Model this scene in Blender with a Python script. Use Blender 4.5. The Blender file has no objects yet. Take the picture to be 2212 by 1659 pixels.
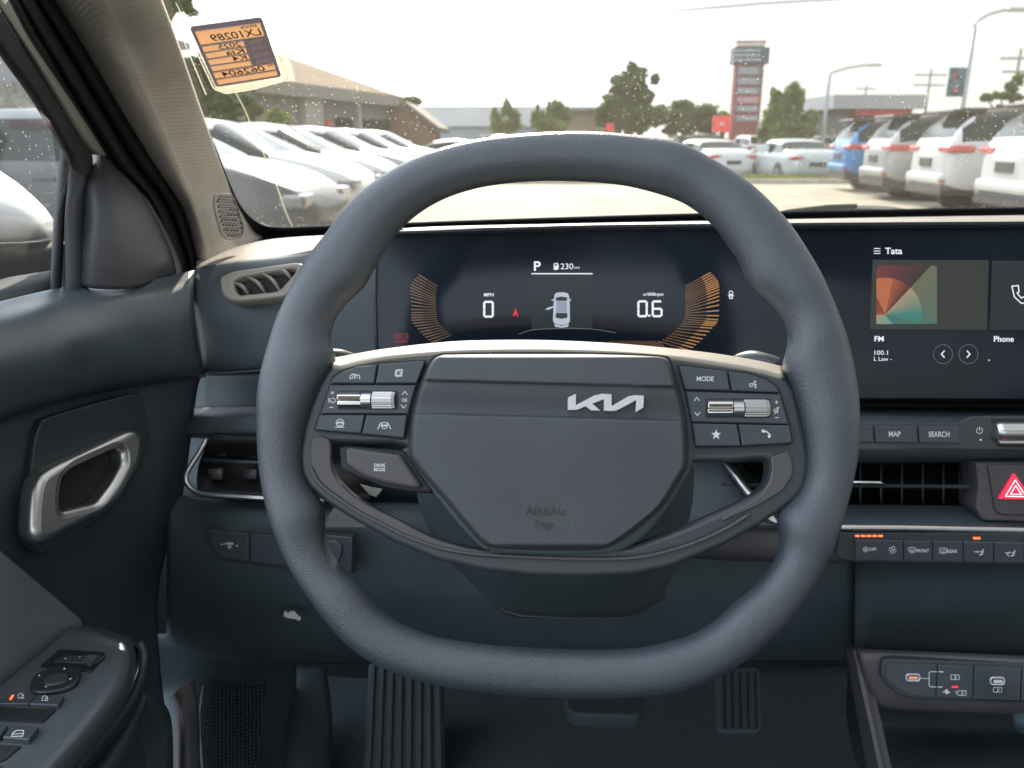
import bpy, bmesh, math, random
from mathutils import Vector, Matrix
random.seed(7)
scene = bpy.context.scene
RAD = math.radians

# ------------------------------------------------------------------ camera
EYE = Vector((0.0, 0.0, 1.15))
PITCH = RAD(16.8)
FPX = 1736.0                      # focal length for a picture 2212 wide
cam_data = bpy.data.cameras.new('camera')
cam = bpy.data.objects.new('camera', cam_data)
scene.collection.objects.link(cam)
cam.location = EYE
cam.rotation_euler = (math.pi/2 - PITCH, 0, 0)
cam_data.sensor_width = 36.0
cam_data.lens = 36.0 * FPX / 2212.0
cam_data.clip_start = 0.02
cam_data.clip_end = 3000.0
cam_data.dof.use_dof = True
cam_data.dof.focus_distance = 0.56
cam_data.dof.aperture_fstop = 11.5
scene.camera = cam

# ------------------------------------------------------------------ sky, sun, exposure
SUN_EL, SUN_AZ = RAD(28.5), RAD(-3)       # azimuth measured from straight ahead (+y), negative = left
world = bpy.data.worlds.new('World')
scene.world = world
world.use_nodes = True
wn = world.node_tree
wn.nodes.clear()
w_out = wn.nodes.new('ShaderNodeOutputWorld')
w_bg = wn.nodes.new('ShaderNodeBackground')
w_bg.inputs['Strength'].default_value = 0.15
sky = wn.nodes.new('ShaderNodeTexSky')
sky.sky_type = 'NISHITA'
sky.sun_disc = False
sky.sun_elevation = SUN_EL
sky.sun_rotation = SUN_AZ
sky.dust_density = 0.8
sky.air_density = 1.0
# thin cloud cover: a pale layer mixed over the sky by noise
w_tc = wn.nodes.new('ShaderNodeTexCoord')
w_map = wn.nodes.new('ShaderNodeMapping')
w_map.inputs['Scale'].default_value = (1.0, 1.0, 5.0)
w_noise = wn.nodes.new('ShaderNodeTexNoise')
w_noise.inputs['Scale'].default_value = 1.7
w_noise.inputs['Detail'].default_value = 6
w_ramp = wn.nodes.new('ShaderNodeValToRGB')
w_ramp.color_ramp.elements[0].position = 0.37
w_ramp.color_ramp.elements[0].color = (2.7, 2.75, 2.7, 1)
w_ramp.color_ramp.elements[1].position = 0.60
w_ramp.color_ramp.elements[1].color = (8.2, 9.1, 10.2, 1)
w_mix = wn.nodes.new('ShaderNodeMixRGB')
w_mix.inputs[0].default_value = 0.93
L = wn.links.new
L(w_tc.outputs['Generated'], w_map.inputs['Vector'])
L(w_map.outputs[0], w_noise.inputs['Vector'])
w_sep = wn.nodes.new('ShaderNodeSeparateXYZ')
w_m1 = wn.nodes.new('ShaderNodeMath'); w_m1.operation = 'MULTIPLY_ADD'; w_m1.inputs[1].default_value = -0.60
w_m2 = wn.nodes.new('ShaderNodeMath'); w_m2.operation = 'MULTIPLY_ADD'; w_m2.inputs[1].default_value = -0.10
L(w_tc.outputs['Generated'], w_sep.inputs[0])
L(w_sep.outputs[0], w_m1.inputs[0]); L(w_noise.outputs['Fac'], w_m1.inputs[2])
L(w_sep.outputs[2], w_m2.inputs[0]); L(w_m1.outputs[0], w_m2.inputs[2])
L(w_m2.outputs[0], w_ramp.inputs[0])
L(sky.outputs[0], w_mix.inputs[1])
L(w_ramp.outputs[0], w_mix.inputs[2])
L(w_mix.outputs[0], w_bg.inputs['Color'])
L(w_bg.outputs[0], w_out.inputs['Surface'])

sun_data = bpy.data.lights.new('sun', 'SUN')
sun_data.energy = 3.7
sun_data.angle = RAD(0.5)
sun_data.color = (1.0, 0.90, 0.74)
sun = bpy.data.objects.new('sun', sun_data)
scene.collection.objects.link(sun)
sun_dir = Vector((math.sin(SUN_AZ)*math.cos(SUN_EL), math.cos(SUN_AZ)*math.cos(SUN_EL), math.sin(SUN_EL)))
sun.rotation_euler = sun_dir.to_track_quat('Z', 'Y').to_euler()

vs = scene.view_settings
scene.display_settings.display_device = 'sRGB'
vs.view_transform = 'Standard'
vs.look = 'None'
vs.exposure = 1.22
vs.gamma = 1.0
vs.use_curve_mapping = False
scene.render.engine = 'CYCLES'
scene.cycles.max_bounces = 8
scene.cycles.diffuse_bounces = 4
scene.cycles.transparent_max_bounces = 16

# ------------------------------------------------------------------ pixel <-> space helpers
FW = Vector((0, math.cos(PITCH), -math.sin(PITCH)))
UPV = Vector((0, math.sin(PITCH), math.cos(PITCH)))
RT = Vector((1, 0, 0))
def ray(u, v):
    return FW + RT*((u-1106.0)/FPX) - UPV*((v-829.5)/FPX)
def P(u, v, d):
    return EYE + ray(u, v)*d
def at_z(u, v, z):
    r = ray(u, v)
    return EYE + r*((z-EYE.z)/r.z)
class Plane:
    def __init__(s, o, n):
        s.o = Vector(o); s.n = Vector(n).normalized()
        if s.n.dot(EYE-s.o) < 0: s.n = -s.n
        up = Vector((0, 0, 1)) if abs(s.n.z) < 0.9 else Vector((0, 1, 0))
        s.x = up.cross(s.n).normalized()
        s.y = s.n.cross(s.x).normalized()
    def hit(s, u, v, h=0.0):
        r = ray(u, v)
        o = s.o + s.n*h
        return EYE + r*((o-EYE).dot(s.n)/r.dot(s.n))
    def loc(s, p):
        q = p - s.o
        return q.dot(s.x), q.dot(s.y), q.dot(s.n)
    def mat(s):
        m = Matrix((s.x, s.y, s.n)).transposed().to_4x4()
        m.translation = s.o
        return m
def plane3(a, b, c):
    return Plane(a, (b-a).cross(c-a))

# ------------------------------------------------------------------ object helpers
C = scene.collection
def tag(o, label=None, cat=None, group=None, kind=None):
    if label: o['label'] = label
    if cat: o['category'] = cat
    if group: o['group'] = group
    if kind: o['kind'] = kind
    return o
def thing(name, loc, label, cat, group=None, rz=0.0):
    o = bpy.data.objects.new(name, None)
    o.empty_display_size = 0.1
    C.objects.link(o)
    o.location = loc; o.rotation_euler = (0, 0, rz)
    return tag(o, label, cat, group)
def world_of(q):
    m = Matrix.Translation(q.location) @ q.rotation_euler.to_matrix().to_4x4()
    if q.parent is not None: m = world_of(q.parent) @ q.matrix_parent_inverse @ m
    return m
def parent_to(o, par):
    if par is not None:
        o.parent = par
        o.matrix_parent_inverse = world_of(par).inverted()
def mesh_obj(name, me, mat=None, parent=None, smooth=True, local=False):
    if mat is not None and not me.materials:
        me.materials.append(mat)
    if smooth:
        for p in me.polygons: p.use_smooth = True
    o = bpy.data.objects.new(name, me)
    C.objects.link(o)
    if parent is not None:
        if local: o.parent = parent
        else: parent_to(o, parent)
    return o
def from_data(name, verts, faces, mat=None, parent=None, smooth=True, local=False):
    me = bpy.data.meshes.new(name)
    me.from_pydata([tuple(v) for v in verts], [], faces)
    me.validate()
    me.update()
    return mesh_obj(name, me, mat, parent, smooth, local)
def cr1(p0, p1, p2, p3, t):
    return 0.5*((2*p1) + (p2-p0)*t + (2*p0-5*p1+4*p2-p3)*t*t + (3*p1-p0-3*p2+p3)*t*t*t)
def spline(pts, k=6, closed=False):
    pts = [Vector(p) for p in pts]
    n = len(pts); out = []
    rng = n if closed else n-1
    for i in range(rng):
        if closed:
            a, b, c, d = pts[(i-1) % n], pts[i], pts[(i+1) % n], pts[(i+2) % n]
        else:
            a = pts[i-1] if i > 0 else pts[0]*2-pts[1]
            b, c = pts[i], pts[i+1]
            d = pts[i+2] if i+2 < n else pts[n-1]*2-pts[n-2]
        for j in range(k):
            out.append(cr1(a, b, c, d, j/k))
    if not closed: out.append(pts[-1].copy())
    return out
def rnd(poly, r, k=5):
    """round the corners of a 2D polygon; r one number or one per corner"""
    n = len(poly); out = []
    for i in range(n):
        rr = r[i] if isinstance(r, (list, tuple)) else r
        p = Vector(poly[i][:2]); a = Vector(poly[i-1][:2]); b = Vector(poly[(i+1) % n][:2])
        da, db = (a-p), (b-p)
        ra = min(rr, da.length*0.48); rb = min(rr, db.length*0.48)
        if rr <= 0 or ra < 1e-6 or rb < 1e-6:
            out.append((p.x, p.y)); continue
        s = p + da.normalized()*ra; e = p + db.normalized()*rb
        for j in range(k+1):
            t = j/k
            q = s*(1-t)**2 + p*2*t*(1-t) + e*t*t
            out.append((q.x, q.y))
    return out
def rect(u0, v0, u1, v1): return [(u0, v0), (u1, v0), (u1, v1), (u0, v1)]
def circ(u, v, r, n=28, ry=None):
    ry = ry or r
    return [(u+r*math.cos(2*math.pi*i/n), v+ry*math.sin(2*math.pi*i/n)) for i in range(n)]
def densify(poly, step=1e9):
    return poly
def plate(name, outline, plane, mat, parent=None, h=0.0, thick=0.006, bevel=0.0008, holes=(), res=2):
    """extruded plate whose front face lies on plane+h, outline in picture units"""
    cu = bpy.data.curves.new(name, 'CURVE')
    cu.dimensions = '2D'; cu.fill_mode = 'BOTH'
    for ring in [outline] + list(holes):
        sp = cu.splines.new('POLY')
        sp.points.add(len(ring)-1)
        for i, q in enumerate(ring):
            x, y, _ = plane.loc(plane.hit(q[0], q[1], h))
            sp.points[i].co = (x, y, 0, 1)
        sp.use_cyclic_u = True
    b = min(bevel, thick*0.45)
    cu.extrude = max(thick/2 - b, 1e-5)
    cu.bevel_depth = b
    cu.offset = -b
    cu.bevel_resolution = res
    tmp = bpy.data.objects.new('tmp', cu)
    C.objects.link(tmp)
    dg = bpy.context.evaluated_depsgraph_get()
    me = bpy.data.meshes.new_from_object(tmp.evaluated_get(dg))
    bpy.data.objects.remove(tmp)
    bpy.data.curves.remove(cu)
    m = plane.mat() @ Matrix.Translation((0, 0, h - thick/2))
    me.transform(m)
    me.name = name
    me.materials.clear()
    o = mesh_obj(name, me, mat, parent, smooth=False)
    es = o.modifiers.new('e', 'EDGE_SPLIT'); es.split_angle = RAD(50)
    for p in me.polygons: p.use_smooth = True
    return o
def patch(name, rows, mat, parent=None, k=6, thick=0.006, fn=None, crease=False, closed_rows=False):
    """surface through rows of (u, v, depth) or 3D vectors"""
    R = []
    for r in rows:
        pts = [P(*q) if not isinstance(q, Vector) else q for q in r]
        R.append(spline(pts, k, closed_rows))
    m = len(R[0])
    cols = []
    for j in range(m):
        c = [R[i][j] for i in range(len(R))]
        cols.append(c if crease else spline(c, k))
    n = len(cols[0])
    verts = [cols[j][i] for i in range(n) for j in range(m)]
    if fn: verts = fn(verts)
    faces = []
    for i in range(n-1):
        for j in range(m-1 if not closed_rows else m):
            j2 = (j+1) % m
            faces.append((i*m+j, i*m+j2, (i+1)*m+j2, (i+1)*m+j))
    # make normals look at the camera
    a, b, c, d = [verts[q] for q in faces[len(faces)//2]]
    nn = (b-a).cross(c-a)
    if nn.dot(EYE-a) < 0: faces = [f[::-1] for f in faces]
    o = from_data(name, verts, faces, mat, parent)
    if thick:
        s = o.modifiers.new('s', 'SOLIDIFY'); s.thickness = thick; s.offset = -1
    return o
def tube(name, pts, rad, mat, parent=None, n=12, closed=False, flat=1.0, axis=None, local=False):
    pts = [Vector(p) for p in pts]
    N = len(pts)
    if not isinstance(rad, (list, tuple)): rad = [rad]*N
    verts, faces = [], []
    for i in range(N):
        a = pts[i-1] if (i > 0 or closed) else pts[i]
        b = pts[(i+1) % N] if (i < N-1 or closed) else pts[i]
        t = (b-a).normalized()
        ax = axis if axis is not None else (Vector((0, 0, 1)) if abs(t.z) < 0.9 else Vector((0, 1, 0)))
        x = t.cross(ax).normalized(); y = x.cross(t).normalized()
        for j in range(n):
            th = 2*math.pi*j/n
            verts.append(pts[i] + x*math.cos(th)*rad[i] + y*math.sin(th)*rad[i]*flat)
    for i in range(N if closed else N-1):
        i2 = (i+1) % N
        for j in range(n):
            j2 = (j+1) % n
            faces.append((i*n+j, i2*n+j, i2*n+j2, i*n+j2))
    if not closed:
        faces.append(tuple(range(n))[::-1]); faces.append(tuple((N-1)*n+j for j in range(n)))
    o = from_data(name, verts, faces, mat, parent, local=local)
    bm = bmesh.new(); bm.from_mesh(o.data); bmesh.ops.recalc_face_normals(bm, faces=bm.faces); bm.to_mesh(o.data); bm.free()
    if n >= 16:
        es = o.modifiers.new('e', 'EDGE_SPLIT'); es.split_angle = RAD(40)
    return o
def boxes(name, blist, mat, parent=None, local=True, bevel=0.0):
    """blist: (x0,y0,z0,x1,y1,z1) in the parent's frame; one mesh"""
    verts, faces = [], []
    for (x0, y0, z0, x1, y1, z1) in blist:
        s = len(verts)
        verts += [(x0,y0,z0),(x1,y0,z0),(x1,y1,z0),(x0,y1,z0),(x0,y0,z1),(x1,y0,z1),(x1,y1,z1),(x0,y1,z1)]
        for f in ((0,3,2,1),(4,5,6,7),(0,1,5,4),(1,2,6,5),(2,3,7,6),(3,0,4,7)):
            faces.append(tuple(s+q for q in f))
    o = from_data(name, verts, faces, mat, parent, smooth=False, local=local)
    if bevel:
        b = o.modifiers.new('b', 'BEVEL'); b.width = bevel; b.segments = 2
    return o

# ---- flat print: glyphs, strokes and text laid on a plane
def strip(pts, w, closed=False):
    """polyline to quads, picture units"""
    out = []
    n = len(pts)
    for i in range(n if closed else n-1):
        a = Vector(pts[i][:2]); b = Vector(pts[(i+1) % n][:2])
        d = b-a
        if d.length < 1e-6: continue
        d.normalize()
        q = Vector((-d.y, d.x))*(w/2)
        a2 = a - d*w*0.3; b2 = b + d*w*0.3
        out.append([tuple(a2+q), tuple(b2+q), tuple(b2-q), tuple(a2-q)])
    return out
def arc(u, v, r, a0, a1, n=12, ry=None):
    ry = ry or r
    return [(u+r*math.cos(RAD(a0+(a1-a0)*i/n)), v+ry*math.sin(RAD(a0+(a1-a0)*i/n))) for i in range(n+1)]
def ink(name, polys, plane, mat, parent=None, h=0.0, colors=None):
    verts, faces = [], []
    z = 0.0
    for k, poly in enumerate(polys):
        s = len(verts)
        for q in poly: verts.append(plane.hit(q[0], q[1], h + (k % 9)*0.000004))
        faces.append(tuple(range(s, s+len(poly))))
    me = bpy.data.meshes.new(name)
    me.from_pydata([tuple(v) for v in verts], [], faces)
    me.update()
    bm = bmesh.new(); bm.from_mesh(me)
    for f in bm.faces:
        if f.normal.dot(plane.n) < 0: f.normal_flip()
    bmesh.ops.triangulate(bm, faces=bm.faces[:])
    bm.to_mesh(me); bm.free()
    return mesh_obj(name, me, mat, parent, smooth=False)
_cache = {}
def glyph_mesh(s, shear=0.0, bold=0.0):
    key = (s, shear, bold)
    if key in _cache: return _cache[key]
    cu = bpy.data.curves.new('t', 'FONT')
    cu.body = s; cu.size = 1.0; cu.shear = shear; cu.offset = bold; cu.resolution_u = 4
    tmp = bpy.data.objects.new('t', cu); C.objects.link(tmp)
    dg = bpy.context.evaluated_depsgraph_get()
    me = bpy.data.meshes.new_from_object(tmp.evaluated_get(dg))
    bpy.data.objects.remove(tmp)
    vs_ = [(v.co.x, v.co.y) for v in me.vertices]
    fs_ = [tuple(p.vertices) for p in me.polygons]
    bpy.data.meshes.remove(me)
    xs = [a for a, b in vs_]; ys = [b for a, b in vs_]
    x0, x1, y0, y1 = min(xs), max(xs), min(ys), max(ys)
    r = ([((a-x0)/(x1-x0), (b-y0)/(y1-y0)) for a, b in vs_], fs_)
    _cache[key] = r
    return r
def quad_map(q, s, t):
    a, b, c, d = [Vector(p) for p in q]      # TL TR BR BL
    return (a*(1-s)+b*s)*(1-t) + (d*(1-s)+c*s)*t
def text(name, s, box, plane, mat, parent=None, h=0.0, mirror=False, quad=None, shear=0.0, bold=0.0):
    """box (u0,v0,u1,v1) is the tight box of the written word"""
    vs_, fs_ = glyph_mesh(s, shear, bold)
    verts = []
    for a, b in vs_:
        if mirror: a = 1-a
        if quad is not None:
            su = box[0] + (box[2]-box[0])*a; tv = box[3] + (box[1]-box[3])*b
            p = quad_map(quad, su, tv)
        else:
            p = (box[0] + (box[2]-box[0])*a, box[3] + (box[1]-box[3])*b)
        verts.append(plane.hit(p[0], p[1], h))
    me = bpy.data.meshes.new(name)
    me.from_pydata([tuple(v) for v in verts], [], fs_)
    me.update()
    bm = bmesh.new(); bm.from_mesh(me)
    for f in bm.faces:
        if f.normal.dot(plane.n) < 0: f.normal_flip()
    bm.to_mesh(me); bm.free()
    return mesh_obj(name, me, mat, parent, smooth=False)
def join_into(name, objs, parent, mat=None):
    """merge several freshly made prints into ONE mesh (one marking)"""
    bm = bmesh.new()
    mats = []
    for o in objs:
        base = len(bm.faces)
        mi = {}
        bm.from_mesh(o.data)
        bm.faces.ensure_lookup_table()
        m = o.data.materials[0] if o.data.materials else None
        if m not in mats: mats.append(m)
        for f in bm.faces[base:]: f.material_index = mats.index(m)
    me = bpy.data.meshes.new(name)
    bm.to_mesh(me); bm.free()
    for m in mats: me.materials.append(m)
    for o in objs: bpy.data.objects.remove(o)
    o = bpy.data.objects.new(name, me); C.objects.link(o)
    parent_to(o, parent)
    return o

# ------------------------------------------------------------------ materials
def mat_new(name):
    m = bpy.data.materials.new(name); m.use_nodes = True
    nt = m.node_tree
    return m, nt, nt.nodes['Principled BSDF']
def add_bump(nt, b, scale, strength, dist=0.001, kind='NOISE', stretch=None, coord='Object', detail=3):
    tc = nt.nodes.new('ShaderNodeTexCoord')
    mp = nt.nodes.new('ShaderNodeMapping')
    if stretch: mp.inputs['Scale'].default_value = stretch
    nt.links.new(tc.outputs[coord], mp.inputs[0])
    if kind == 'NOISE':
        t = nt.nodes.new('ShaderNodeTexNoise'); t.inputs['Scale'].default_value = scale; t.inputs['Detail'].default_value = detail
        out = t.outputs['Fac']
    elif kind == 'VORONOI':
        t = nt.nodes.new('ShaderNodeTexVoronoi'); t.inputs['Scale'].default_value = scale
        out = t.outputs['Distance']
    else:
        t = nt.nodes.new('ShaderNodeTexWave'); t.inputs['Scale'].default_value = scale
        t.bands_direction = kind; t.inputs['Distortion'].default_value = 0.6
        out = t.outputs['Fac']
    nt.links.new(mp.outputs[0], t.inputs['Vector'])
    bp = nt.nodes.new('ShaderNodeBump'); bp.inputs['Strength'].default_value = strength; bp.inputs['Distance'].default_value = dist
    nt.links.new(out, bp.inputs['Height'])
    if b.inputs['Normal'].is_linked:
        prev = b.inputs['Normal'].links[0].from_socket
        nt.links.new(prev, bp.inputs['Normal'])
    nt.links.new(bp.outputs[0], b.inputs['Normal'])
def vary(nt, b, col, amt=0.25, scale=6.0, rough=None, coord='Object'):
    tc = nt.nodes.new('ShaderNodeTexCoord')
    t = nt.nodes.new('ShaderNodeTexNoise'); t.inputs['Scale'].default_value = scale; t.inputs['Detail'].default_value = 5
    nt.links.new(tc.outputs[coord], t.inputs['Vector'])
    r = nt.nodes.new('ShaderNodeValToRGB')
    r.color_ramp.elements[0].position = 0.3; r.color_ramp.elements[1].position = 0.7
    r.color_ramp.elements[0].color = tuple(c*(1-amt) for c in col) + (1,)
    r.color_ramp.elements[1].color = tuple(min(1, c*(1+amt)) for c in col) + (1,)
    nt.links.new(t.outputs['Fac'], r.inputs[0]); nt.links.new(r.outputs[0], b.inputs['Base Color'])
    if rough:
        mr = nt.nodes.new('ShaderNodeMapRange'); mr.inputs[3].default_value = rough[0]; mr.inputs[4].default_value = rough[1]
        nt.links.new(t.outputs['Fac'], mr.inputs[0]); nt.links.new(mr.outputs[0], b.inputs['Roughness'])
def solid(name, col, rough=0.5, metal=0.0, spec=0.5, amt=0.0, vs_=6.0, bump=None, coat=0.0):
    m, nt, b = mat_new(name)
    b.inputs['Base Color'].default_value = tuple(col) + (1,)
    b.inputs['Roughness'].default_value = rough
    b.inputs['Metallic'].default_value = metal
    b.inputs['Specular IOR Level'].default_value = spec
    if coat: b.inputs['Coat Weight'].default_value = coat; b.inputs['Coat Roughness'].default_value = 0.04
    if amt: vary(nt, b, col, amt, vs_)
    if bump: add_bump(nt, b, *bump)
    return m
def emis(name, col, strength=1.0):
    m, nt, b = mat_new(name)
    b.inputs['Base Color'].default_value = tuple(c*0.2 for c in col) + (1,)
    b.inputs['Emission Color'].default_value = tuple(col) + (1,)
    b.inputs['Emission Strength'].default_value = strength
    b.inputs['Roughness'].default_value = 0.4
    return m

M = {}
def grain(name, col, rough, sc=900, st=0.35, kind='VORONOI', amt=0.12, spec=0.5):
    m, nt, b = mat_new(name)
    b.inputs['Roughness'].default_value = rough
    b.inputs['Specular IOR Level'].default_value = spec
    vary(nt, b, col, amt, 14.0, rough=(rough-0.06, rough+0.08))
    add_bump(nt, b, sc, st, 0.0006, kind)
    add_bump(nt, b, 25, 0.03, 0.004, 'NOISE')
    # sparse pale dust
    tc = nt.nodes.new('ShaderNodeTexCoord')
    n = nt.nodes.new('ShaderNodeTexVoronoi'); n.inputs['Scale'].default_value = 60
    nt.links.new(tc.outputs['Object'], n.inputs['Vector'])
    lt = nt.nodes.new('ShaderNodeMath'); lt.operation = 'LESS_THAN'; lt.inputs[1].default_value = 0.035
    nt.links.new(n.outputs['Distance'], lt.inputs[0])
    mx = nt.nodes.new('ShaderNodeMixRGB'); mx.inputs[2].default_value = (0.2, 0.2, 0.19, 1)
    src = b.inputs['Base Color'].links[0].from_socket
    ml = nt.nodes.new('ShaderNodeMath'); ml.operation = 'MULTIPLY'; ml.inputs[1].default_value = 0.5
    nt.links.new(lt.outputs[0], ml.inputs[0]); nt.links.new(ml.outputs[0], mx.inputs[0])
    nt.links.new(src, mx.inputs[1]); nt.links.new(mx.outputs[0], b.inputs['Base Color'])
    return m
M['leather'] = grain('grained_leather', (0.044, 0.056, 0.070), 0.36, 1250, 0.48, spec=0.75)
M['pad'] = grain('soft_touch_plastic', (0.058, 0.076, 0.088), 0.36, 1300, 0.2)
M['airbag'] = grain('airbag_skin', (0.054, 0.063, 0.071), 0.56, 1400, 0.2)
M['dash'] = grain('dash_plastic', (0.044, 0.059, 0.070), 0.48, 1000, 0.3)
M['lower'] = grain('lower_trim_plastic', (0.040, 0.059, 0.069), 0.60, 1300, 0.2)
M['shell'] = solid('satin_black_trim', (0.036, 0.044, 0.050), 0.38, spec=0.5, bump=(1500, 0.08, 0.0005))
M['button'] = solid('button_plastic', (0.044, 0.054, 0.066), 0.42, bump=(1600, 0.08, 0.0005))
M['gap'] = solid('black_gap', (0.008, 0.009, 0.010), 0.6)
M['brownish'] = solid('warm_grey_plastic', (0.066, 0.063, 0.068), 0.52, bump=(1500, 0.08, 0.0005))
M['rubber'] = solid('black_rubber', (0.022, 0.024, 0.030), 0.65, spec=0.25, amt=0.15)
M['frame_grey'] = solid('grey_frame_trim', (0.22, 0.22, 0.20), 0.5)
M['sail'] = grain('sail_panel_plastic', (0.045, 0.047, 0.055), 0.55, 900, 0.2)
M['metal'] = solid('satin_metal', (0.58, 0.58, 0.58), 0.33, metal=1.0, bump=(300, 0.03, 0.0005))
M['chrome'] = solid('bright_metal', (0.80, 0.80, 0.80), 0.10, metal=1.0)
M['silver'] = solid('silver_logo', (0.62, 0.62, 0.64), 0.35, metal=0.3)
M['ink'] = solid('white_print', (0.62, 0.64, 0.66), 0.6)
M['engrave'] = solid('pressed_mark', (0.022, 0.022, 0.026), 0.6)
M['led'] = emis('orange_indicator', (1.0, 0.16, 0.05), 0.9)
M['redled'] = emis('red_indicator', (0.9, 0.03, 0.06), 0.55)
M['fabricgrey'] = grain('door_fabric', (0.150, 0.163, 0.175), 0.8, 1200, 0.3)
M['screen'] = solid('display_glass', (0.010, 0.016, 0.026), 0.07, spec=0.22)
vary(M['screen'].node_tree, M['screen'].node_tree.nodes['Principled BSDF'], (0.011, 0.016, 0.025), 0.2, 9.0, rough=(0.04, 0.17))
M['frit'] = solid('glass_edge_black', (0.008, 0.009, 0.012), 0.35)
M['carpet'] = solid('carpet', (0.043, 0.062, 0.073), 0.95, amt=0.15, vs_=120, bump=(900, 0.8, 0.003))
M['pedal'] = solid('pedal_rubber', (0.034, 0.050, 0.058), 0.7)

# pillar cloth with fine woven ribs
m, nt, b = mat_new('pillar_cloth')
b.inputs['Roughness'].default_value = 0.85
vary(nt, b, (0.40, 0.365, 0.32), 0.08, 30)
tc = nt.nodes.new('ShaderNodeTexCoord')
mp = nt.nodes.new('ShaderNodeMapping'); mp.inputs['Rotation'].default_value = (0, RAD(10), RAD(0))
w = nt.nodes.new('ShaderNodeTexWave'); w.bands_direction = 'Z'; w.inputs['Scale'].default_value = 95; w.inputs['Distortion'].default_value = 0.5
nt.links.new(tc.outputs['Object'], mp.inputs[0]); nt.links.new(mp.outputs[0], w.inputs['Vector'])
bp = nt.nodes.new('ShaderNodeBump'); bp.inputs['Strength'].default_value = 0.22; bp.inputs['Distance'].default_value = 0.0012
nt.links.new(w.outputs['Fac'], bp.inputs['Height']); nt.links.new(bp.outputs[0], b.inputs['Normal'])
M['cloth'] = m
M['lining'] = solid('roof_lining_cloth', (0.42, 0.40, 0.37), 0.9, amt=0.08)

def glass_mat(name, dust=0.5, tint=(0.97, 0.98, 0.97), speck=900.0, thr=0.12, film=0.03):
    m = bpy.data.materials.new(name); m.use_nodes = True
    nt = m.node_tree; nt.nodes.clear()
    out = nt.nodes.new('ShaderNodeOutputMaterial')
    tr = nt.nodes.new('ShaderNodeBsdfTransparent'); tr.inputs[0].default_value = tint + (1,)
    gl = nt.nodes.new('ShaderNodeBsdfGlossy'); gl.inputs['Roughness'].default_value = 0.02
    fr = nt.nodes.new('ShaderNodeFresnel'); fr.inputs[0].default_value = 1.35
    geo = nt.nodes.new('ShaderNodeNewGeometry')
    mx = nt.nodes.new('ShaderNodeMixShader')
    sc = nt.nodes.new('ShaderNodeMath'); sc.operation = 'MULTIPLY'; sc.inputs[1].default_value = 0.12
    nt.links.new(fr.outputs[0], sc.inputs[0]); nt.links.new(sc.outputs[0], mx.inputs[0])
    nt.links.new(tr.outputs[0], mx.inputs[1]); nt.links.new(gl.outputs[0], mx.inputs[2])
    # dirt: small dried drops that glow against the light, and a warm film that adds glare haze
    df = nt.nodes.new('ShaderNodeBsdfTranslucent'); df.inputs[0].default_value = (0.88, 0.80, 0.62, 1)
    tc = nt.nodes.new('ShaderNodeTexCoord')
    vo = nt.nodes.new('ShaderNodeTexVoronoi'); vo.inputs['Scale'].default_value = speck
    nt.links.new(tc.outputs['Object'], vo.inputs['Vector'])
    lt = nt.nodes.new('ShaderNodeMath'); lt.operation = 'LESS_THAN'; lt.inputs[1].default_value = thr
    nt.links.new(vo.outputs['Distance'], lt.inputs[0])
    big = nt.nodes.new('ShaderNodeTexNoise'); big.inputs['Scale'].default_value = 9.0; big.inputs['Detail'].default_value = 4
    nt.links.new(tc.outputs['Object'], big.inputs['Vector'])
    rp = nt.nodes.new('ShaderNodeMapRange'); rp.inputs[1].default_value = 0.42; rp.inputs[2].default_value = 0.62
    nt.links.new(big.outputs['Fac'], rp.inputs[0])
    mm = nt.nodes.new('ShaderNodeMath'); mm.operation = 'MULTIPLY'
    nt.links.new(lt.outputs[0], mm.inputs[0]); nt.links.new(rp.outputs[0], mm.inputs[1])
    m2 = nt.nodes.new('ShaderNodeMath'); m2.operation = 'MULTIPLY_ADD'; m2.inputs[1].default_value = dust; m2.inputs[2].default_value = film
    nt.links.new(mm.outputs[0], m2.inputs[0])
    mx2 = nt.nodes.new('ShaderNodeMixShader')
    nt.links.new(m2.outputs[0], mx2.inputs[0]); nt.links.new(mx.outputs[0], mx2.inputs[1]); nt.links.new(df.outputs[0], mx2.inputs[2])
    nt.links.new(mx2.outputs[0], out.inputs[0])
    return m
M['glass'] = glass_mat('windshield_glass', 0.45, speck=190.0, thr=0.12, film=0.018)
M['sideglass'] = glass_mat('side_window_glass', 0.5, speck=200.0, thr=0.16, film=0.02)
M['film'] = glass_mat('clear_plastic_film', 0.7, (0.93, 0.93, 0.90), 260.0, 0.2, 0.16)
# ================================================================== THE CAR WE SIT IN
INSET = 0.0
# ---------------------------------------------------------------- cabin shell: roof, pillar, windscreen
WS = plane3(P(1475, 465, 1.06), P(900, 480, 1.07), P(1475, 465, 1.06) + Vector((0, -math.cos(RAD(33)), math.sin(RAD(33)))))
cabin = thing('car_cabin', (0, 0, 0.0), 'car cabin shell with beige left windscreen pillar, dark door seal and dusty windscreen', 'car cabin')

def wsh(u, v, h=0.0): return WS.hit(u, v, h)
# windscreen: real sheet of glass covering the whole opening
gl_pts = [wsh(330, -60), wsh(2900, -60), wsh(2750, 475), wsh(560, 520), wsh(500, 440), wsh(430, 230)]
o = from_data('windscreen', gl_pts, [tuple(range(6))], M['glass'], cabin, smooth=False)
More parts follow.
